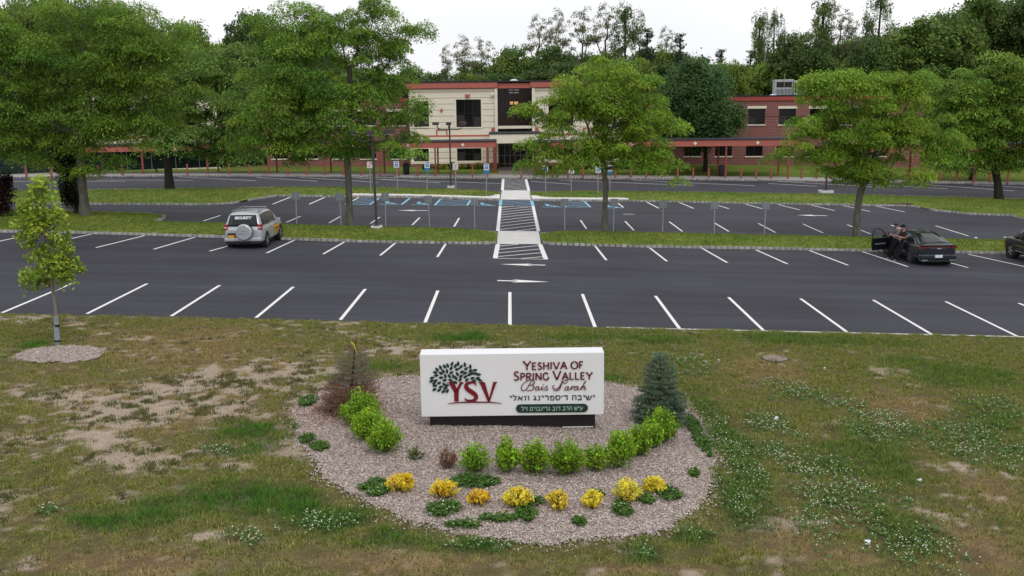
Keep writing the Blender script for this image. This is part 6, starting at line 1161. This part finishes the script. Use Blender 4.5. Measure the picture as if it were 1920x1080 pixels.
SUV = dict(st=[(-2.20, .80, .42, .98), (-2.17, .86, .34, 1.02), (-1.9, .905, .26, 1.05), (-1.2, .91, .24, 1.05), (0, .91, .22, 1.03), (1.0, .91, .24, 1.02), (1.55, .895, .26, .98), (1.95, .86, .28, .90), (2.18, .76, .34, .78), (2.25, .62, .40, .66)], belt=(.855, 1.0), hr=.66, roof=[(-2.16, 1.0, .98), (-2.06, 1.32, .98), (-1.94, 1.60, .97), (-1.70, 1.675, 1), (-1.1, 1.71, 1), (-.2, 1.70, 1), (.25, 1.645, 1), (.75, 1.35, 1), (1.25, 1.02, .98)], panes=[(.12, .27, .14, .86, .02, .0), (.29, .52, .10, .86, 0, 0), (.54, .80, .10, .86, 0, .0)], rwin=(.25, 1.95, .86), fwin=(6.15, 7.85, .88), mir=.84, wr=.355, axles=(-1.32, 1.34), track=.915, arch=.912)
yaw = 0.0
t, body, cab_, rw = car('silver_suv', (cx, ry+1.32, float(gz(cx, ry+1.3))), R(0), 'silver security vehicle with a spare wheel cover and orange side decals', silver, SUV)
mb = MB(); mb.lathe([(.33, -2.47), (.37, -2.44), (.385, -2.36), (.37, -2.20)], 30, (.10, 0, .84), axis='y'); sw = mb.build('spare_wheel_cover', silver, t); mb = MB(); mb.lathe([(.395, -2.31), (.395, -2.22)], 30, (.10, 0, .84), axis='y'); mb.build('cover_ring', M['trim'], sw)
mb = MB(); q = [(-.06-.17*math.cos(a), .86+.075*math.sin(a)) for a in np.linspace(-2.2, 2.5, 12)]
for i in range(11): mb.tube([(q[i][0]+.04, -2.474, q[i][1]), (q[i+1][0]+.04, -2.474, q[i+1][1])], .008, 4)
mb.box(-.10, .28, -2.478, -2.470, .765, .785); mb.build('cover_emblem', M['steel_dark'], sw); mb = MB(); mb.box(.04, .24, -2.478, -2.470, .885, .915); mb.build('cover_lettering', new_mat('orange_mark', (.5, .2, .08), .5, .3), sw)
mb = MB(); text_mb('SECURITY', .17, 0, -.05, .78, mb=mb, y=0, ext=.003, bold=.008); x_ = mb.build('window_lettering', M['sign_white'], rw, fix=False)
x_.matrix_local = Matrix.Translation((.02, -2.055, 1.47)) @ Matrix.Rotation(R(-23), 4, 'X')
M['plate_orange'] = new_mat('orange_number_plate', (.68, .33, .03), .5, .3)
mb = MB(); mb.box(-.70, -.36, -2.26, -2.17, .56, .78); pr_ = mb.build('plate_recess', M['trim'], t); mb = MB(); mb.box(-.68, -.38, -2.272, -2.262, .57, .70); mb.build('number_plate', M['plate_orange'], pr_)
for sg in (-1, 1):
    mb = MB(); mb.box(min(sg*.70, sg*.89), max(sg*.70, sg*.89), -2.20, -1.98, .92, 1.18); tl = mb.build('tail_light', M['tail'], t, bevel=.03); mb = MB(); mb.box(min(sg*.72, sg*.86), max(sg*.72, sg*.86), -2.215, -2.19, 1.0, 1.08); mb.build('lamp_lens', M['tail_pale'], tl)
    mb = MB(); mb.tube([(sg*.60, -1.6, 1.69), (sg*.60, -1.5, 1.75), (sg*.60, .0, 1.75), (sg*.60, .15, 1.67)], .016, 6); mb.build('roof_rail', M['steel_dark'], t)
    mb = MB(); x0, x1 = sorted((sg*.916, sg*.924)); mb.box(x0, x1, .05, 1.0, .52, .86); dc = mb.build('side_decal', new_mat('orange_decal', (.70, .36, .03), .5, .3, noise=(5, .25)), t); mb = MB(); x0, x1 = sorted((sg*.924, sg*.928)); mb.box(x0, x1, .1, .9, .66, .72); mb.box(x0, x1, .15, .85, .56, .60); mb.build('decal_lettering', M['trim'], dc)
    mb = MB(); x0, x1 = sorted((sg*.915, sg*.935)); mb.box(x0, x1, -.62, -.44, .86, .90); mb.box(x0, x1, .30, .48, .90, .94); mb.build('door_handle', M['chrome'], t)
    mb = MB(); x0, x1 = sorted((sg*.912, sg*.916)); mb.box(x0, x1, -.75, -.74, .35, 1.0); mb.box(x0, x1, .02, .03, .32, 1.0); mb.box(x0, x1, 1.02, 1.03, .35, 1.0); mb.build('door_seam', M['trim'], t)
mb = MB(); mb.box(-.62, .62, -.02, .05, 1.765, 1.785); mb.box(-.62, .62, -1.32, -1.25, 1.765, 1.785); mb.build('roof_rack', M['chrome'], t)
mb = MB(); mb.box(-.86, .86, -2.30, -2.1, .40, .56); bp_ = mb.build('rear_bumper', silver, t, bevel=.04); mb = MB(); mb.box(-.80, .80, -2.27, -2.0, .27, .40); mb.build('bumper_trim', M['trim'], bp_, bevel=.02)
mb = MB(); mb.tube([(.1, -2.06, 1.06), (.3, -2.12, 1.10)], .012, 5); mb.build('rear_wiper', M['trim'], t)
# dark sedan with its front left door open
navy = carpaint('dark_blue_grey_paint', (.014, .019, .030), .2)
a = gp(1704.5, 492.3); fx = a[0]+.02; cx = fx+.90; ry = a[1]; SD = dict(st=[(-2.36, .72, .42, .94), (-2.33, .82, .34, 1.02), (-2.1, .90, .25, 1.05), (-1.5, .92, .22, 1.02), (-.2, .91, .20, .96), (1.0, .91, .20, .94), (1.6, .90, .22, .88), (2.1, .86, .25, .78), (2.38, .74, .32, .66), (2.46, .58, .40, .58)], belt=(.83, .94), hr=.56, roof=[(-2.12, .985, .97), (-1.75, 1.10, .98), (-1.3, 1.25, 1), (-.85, 1.36, 1), (-.35, 1.43, 1), (.1, 1.435, 1), (.45, 1.38, 1), (.95, 1.18, 1), (1.5, .95, .98)], panes=[(.20, .47, .14, .84, .0, 0), (.49, .80, .10, .86, 0, .0)], rwin=(.35, 3.3, .84), fwin=(6.1, 7.8, .88), mir=.82, wr=.35, axles=(-1.42, 1.46), track=.925, arch=.922, open=True)
t, body, cab_, rw = car('dark_sedan', (cx, ry+1.42, float(gz(cx, ry+1.4))), R(0), 'dark blue grey sedan parked at the kerb with its front left door open', navy, SD, 'rim_dark')
mb = MB(); mb.box(-.80, .80, -2.40, -2.30, .905, .93); mb.box(-.86, -.62, -2.39, -2.22, .87, .95); mb.box(.62, .86, -2.39, -2.22, .87, .95); mb.build('tail_light_bar', M['tail'], t, bevel=.01)
mb = MB(); mb.box(-.10, .10, -2.437, -2.431, .855, .885); mb.build('rear_badge', M['tail_pale'], t); mb = MB(); mb.box(-.84, .84, -2.45, -2.25, .98, 1.02); mb.build('boot_lip', M['trim'], t, bevel=.01)
mb = MB(); mb.box(-.84, .84, -2.46, -2.2, .34, .58); bp_ = mb.build('rear_bumper', navy, t, bevel=.05); mb = MB(); mb.box(-.17, .17, -2.475, -2.455, .45, .58); mb.build('number_plate', M['sign_white'], bp_); mb = MB(); mb.box(-.80, .80, -2.455, -2.1, .24, .34); mb.build('diffuser', M['trim'], bp_, bevel=.02); mb = MB(); mb.box(-.78, -.50, -2.47, -2.44, .30, .34); mb.box(.50, .78, -2.47, -2.44, .30, .34); mb.build('exhaust_trim', M['chrome'], bp_)
mb = MB(); mb.tube([(-.83, -1.9, 1.0), (-.76, -1.55, 1.10), (-.70, -1.2, 1.20)], .010, 5); mb.build('chrome_strip', M['chrome'], t)
mb = MB(); mb.prism([(-.02, 0), (.02, 0), (.0, .07)], -.05, .06, 0, Matrix.Translation((0, -.72, 1.40))); mb.build('aerial_fin', M['trim'], t)
mb = MB(); mb.box(-.935, -.915, .10, 1.12, .30, .93); mb.build('door_opening', M['black'], t); mb = MB(); mb.box(-.70, -.20, -.15, .35, .40, .62); mb.box(-.70, -.20, -.25, -.05, .62, 1.15); mb.build('seat', M['frame'], t, bevel=.04)
dr = bpy.data.objects.new('front_left_door', None); COL.objects.link(dr); dr.parent = t; dr.location = (-.94, 1.12, 0); dr.rotation_euler = (0, 0, R(-66)); dr['label'] = 'open front left door'
mb = MB(); mb.prism([(-.0, .32), (1.05, .32), (1.10, .60), (1.10, .93), (0, .92)], -.04, .04, 0, Matrix.Rotation(R(-90), 4, 'Z')); mb.build('door_panel', carpaint('black_door_paint', (.012, .014, .02)), dr, bevel=.012)
fr_ = [(.10, .92), (.28, 1.12), (.50, 1.30), (.72, 1.385), (.92, 1.39), (1.02, 1.34), (1.10, .93)]; mb = MB(); mb.tube([(0, -x, z) for x, z in fr_], .028, 6); mb.build('window_frame', M['trim'], dr); mb = MB(); mb.box(-.16, -.02, -.30, -.18, .93, 1.05); mb.build('mirror', M['trim'], dr, bevel=.02)
mb = MB(); mb.box(.041, .055, -.95, -.25, .60, .66); mb.build('armrest', M['steel_dark'], dr)
# black sport utility at the right edge
black = carpaint('black_car_paint', (.010, .011, .014), .2)
a = gp(1893, 483.5); BS = dict(st=[(-2.4, .86, .45, 1.05), (-2.3, .95, .34, 1.1), (-1.2, .98, .28, 1.12), (.8, .98, .27, 1.10), (1.7, .97, .28, 1.08), (2.15, .94, .30, 1.02), (2.36, .86, .36, .92), (2.44, .72, .42, .80)], belt=(.92, 1.06), hr=.72, roof=[(-2.3, 1.06, .98), (-2.2, 1.45, .98), (-2.08, 1.74, .97), (-1.8, 1.81, 1), (-1.1, 1.84, 1), (0, 1.83, 1), (.4, 1.77, 1), (.95, 1.42, 1), (1.4, 1.08, .98)], panes=[(.12, .27, .14, .86, .02, .0), (.29, .52, .10, .86, 0, 0), (.54, .80, .10, .86, 0, .0)], rwin=(.25, 1.95, .86), fwin=(6.15, 7.85, .88), mir=.84, wr=.40, axles=(-1.42, 1.45), track=.985, arch=.982)
t, body, _, _ = car('black_suv', (a[0]+.985, a[1]-1.45, float(gz(a[0]+1, a[1]-1.4))), R(0), 'black sport utility vehicle cut off by the right edge of the photo', black, BS, 'rim')
mb = MB(); mb.box(-.93, -.72, 2.16, 2.36, .84, .96); mb.build('headlight', M['chrome'], t, bevel=.03); mb = MB(); mb.box(-.975, -.945, 2.0, 2.1, .66, .76); mb.build('side_marker', M['tail'], t); mb = MB(); mb.box(-.99, -.975, -1.0, 1.0, .44, .47); mb.box(-.99, -.975, -.9, 1.0, .72, .735); mb.build('side_trim', M['chrome'], t)

# ---------------------------------------------------------------- people leaning on the sedan
def skin(name, pts, edges, mat, parent, root=0, sub=1):
    me = bpy.data.meshes.new(name); me.from_pydata([Vector(p[:3]) for p in pts], edges, []); me.materials.append(mat); o = bpy.data.objects.new(name, me); COL.objects.link(o); o.parent = parent
    md = o.modifiers.new('skin', 'SKIN'); md.use_smooth_shade = True; sv = me.skin_vertices[0].data
    for i, p in enumerate(pts): sv[i].radius = (p[3], p[4] if len(p) > 4 else p[3]); sv[i].use_root = (i == root)
    if sub: s_ = o.modifiers.new('subdivision', 'SUBSURF'); s_.levels = s_.render_levels = sub
    return o
M['skin'] = new_mat('skin', (.42, .23, .17), .6, .3)
def person(loc, rz, label, shirt, trousers, cap, phone=False, lean=.0, arms='forward', h=1.0, sleeve=.45):
    """faces -Y locally; leans back against something at +Y"""
    t = empty('person', loc, rz, label, 'person'); t.scale = (h, h, h)
    hip = (0, .02+lean, .92); F = [(.12, -.34, .06), (-.12, -.28, .06)]
    pts = [(*hip, .115, .085), (0, .05+lean, 1.10, .11, .08), (0, .06+lean, 1.30, .14, .09), (0, .05+lean, 1.44, .10, .08), (0, .02+lean, 1.50, .055), (0, -.02+lean, 1.58, .066, .072), (0, -.03+lean, 1.67, .085, .095), (0, -.02+lean, 1.745, .07, .08), (0, -.13+lean, 1.63, .014)]
    ed = [(0, 1), (1, 2), (2, 3), (3, 4), (4, 5), (5, 6), (6, 7), (6, 8)]
    def add(p, par): pts.append(p); ed.append((par, len(pts)-1)); return len(pts)-1
    arm_idx = []
    for sg in (-1, 1):
        s_ = add((sg*.17, .05+lean, 1.42, .055), 3)
        if arms == 'forward': el, wr_ = (sg*.23, -.08+lean, 1.17), (sg*.07, -.30+lean, 1.20)
        else: el, wr_ = (sg*.25, -.04+lean, 1.15), (-sg*.06, -.19+lean, 1.16+.04*sg)
        e = add((*el, .043), s_); w_ = add((*wr_, .028), e); d = np.array(wr_)-np.array(el); d /= np.linalg.norm(d); pm = np.array(wr_)+d*.06; pq = add((*pm, .030, .020), w_); arm_idx.append((s_, e, w_))
        sd = np.cross(d, [0, 0, 1]); sd /= np.linalg.norm(sd)
        for fi, (off, ln) in enumerate(((-.030, .060), (-.010, .072), (.010, .068), (.030, .052))):
            b_ = pm+d*.03+np.array([0, 0, off]); i1 = add((*b_, .009), pq); i2 = add((*(b_+d*ln*.55+sd*sg*.012), .008), i1); add((*(b_+d*ln*.8+sd*sg*.04), .007), i2)
        b_ = pm+np.array([0, 0, .038]); i1 = add((*b_, .010), pq); add((*(b_+d*.035+np.array([0, 0, .014])), .008), i1)
    legs = []
    for sg, ft in ((1, F[0]), (-1, F[1])):
        th = add((sg*.09, .02+lean, .88, .085), 0); kn = add((sg*.11, (ft[1]+lean)*.48-.02, .50, .058), th); an = add((ft[0], ft[1]+.03, .10, .034), kn); add((ft[0], ft[1]-.03, .05, .022), an); legs.append((th, kn, an))
    skin('body', pts, ed, M['skin'], t)
    def sub_(idx, gr): return [(*pts[i][:3], pts[i][3]+gr, (pts[i][4] if len(pts[i]) > 4 else pts[i][3])+gr) for i in idx]
    sp = sub_([0, 1, 2, 3], .026); sp[3] = (*sp[3][:3], .10, .085); sp[0] = (hip[0], hip[1], .84, .165, .135); se = [(0, 1), (1, 2), (2, 3)]
    for s_, e, w_ in arm_idx:
        a = np.array(pts[s_][:3]); b_ = np.array(pts[e][:3]); c = np.array(pts[w_][:3]); q = len(sp); sp += [(*a, .070), (*(a*.45+b_*.55), .062), (*(b_+(c-b_)*sleeve*.3), .056)]; se += [(3, q), (q, q+1), (q+1, q+2)]
    skin('shirt', sp, se, shirt, t)
    lp = [(*hip, .145, .115), (0, .03+lean, 1.06, .13, .10)]; le = [(0, 1)]
    for th, kn, an in legs:
        q = len(lp); lp += [(*pts[th][:3], .100), (*pts[kn][:3], .074), (*pts[an][:3], .062), (pts[an][0], pts[an][1], .05, .060)]; le += [(0, q), (q, q+1), (q+1, q+2), (q+2, q+3)]
    skin('trousers', lp, le, trousers, t)
    for ft in F:
        skin('shoe', [(ft[0], ft[1]+.06, .045, .045), (ft[0], ft[1]-.05, .042, .045), (ft[0], ft[1]-.15, .035, .038)], [(0, 1), (1, 2)], M['steel_dark'] if ft is F[0] else M['trim'], t)
    y0 = -.02+lean; mb = MB(); mb.lathe([(.108, 1.675), (.112, 1.71), (.104, 1.755), (.075, 1.79), (.03, 1.805)], 14, (0, y0, 0)); mb.prism([(-.075, 1.69), (.075, 1.69), (.065, 1.70), (-.065, 1.70)], y0-.20, y0-.06); mb.build('cap', cap, t); skin('beard', [(0, y0-.04, 1.58, .062, .05), (0, y0-.075, 1.565, .04, .04)], [(0, 1)], new_mat('dark_beard', (.025, .017, .013), .9, .1), t)
    if phone: mb = MB(); mb.box(-.04, .04, -.42+lean, -.405+lean, 1.18, 1.34); mb.build('phone', M['black'], t)
    return t
ax_, ay_ = fx, ry
gA, gB = float(gz(ax_-.3, ay_+1.9)), float(gz(ax_-.2, ay_+1.3))
person((ax_-.22, ay_+1.35, gA), R(-82), 'man in grey shirt and dark cap holding a phone beside the open car door', new_mat('grey_shirt', (.15, .14, .155), .9, .1), new_mat('black_trousers', (.013, .012, .014), .9, .1), M['black'], True, .05, 'forward', .97)
person((ax_-.16, ay_+.68, gB), R(-78), 'man in a dark brown shirt with folded arms leaning on the sedan rear door', new_mat('dark_brown_shirt', (.038, .030, .026), .9, .1), new_mat('charcoal_trousers', (.016, .016, .02), .9, .1), new_mat('dark_cap', (.018, .014, .014), .8, .1), False, .05, 'folded', .97)
# prune anything left without users
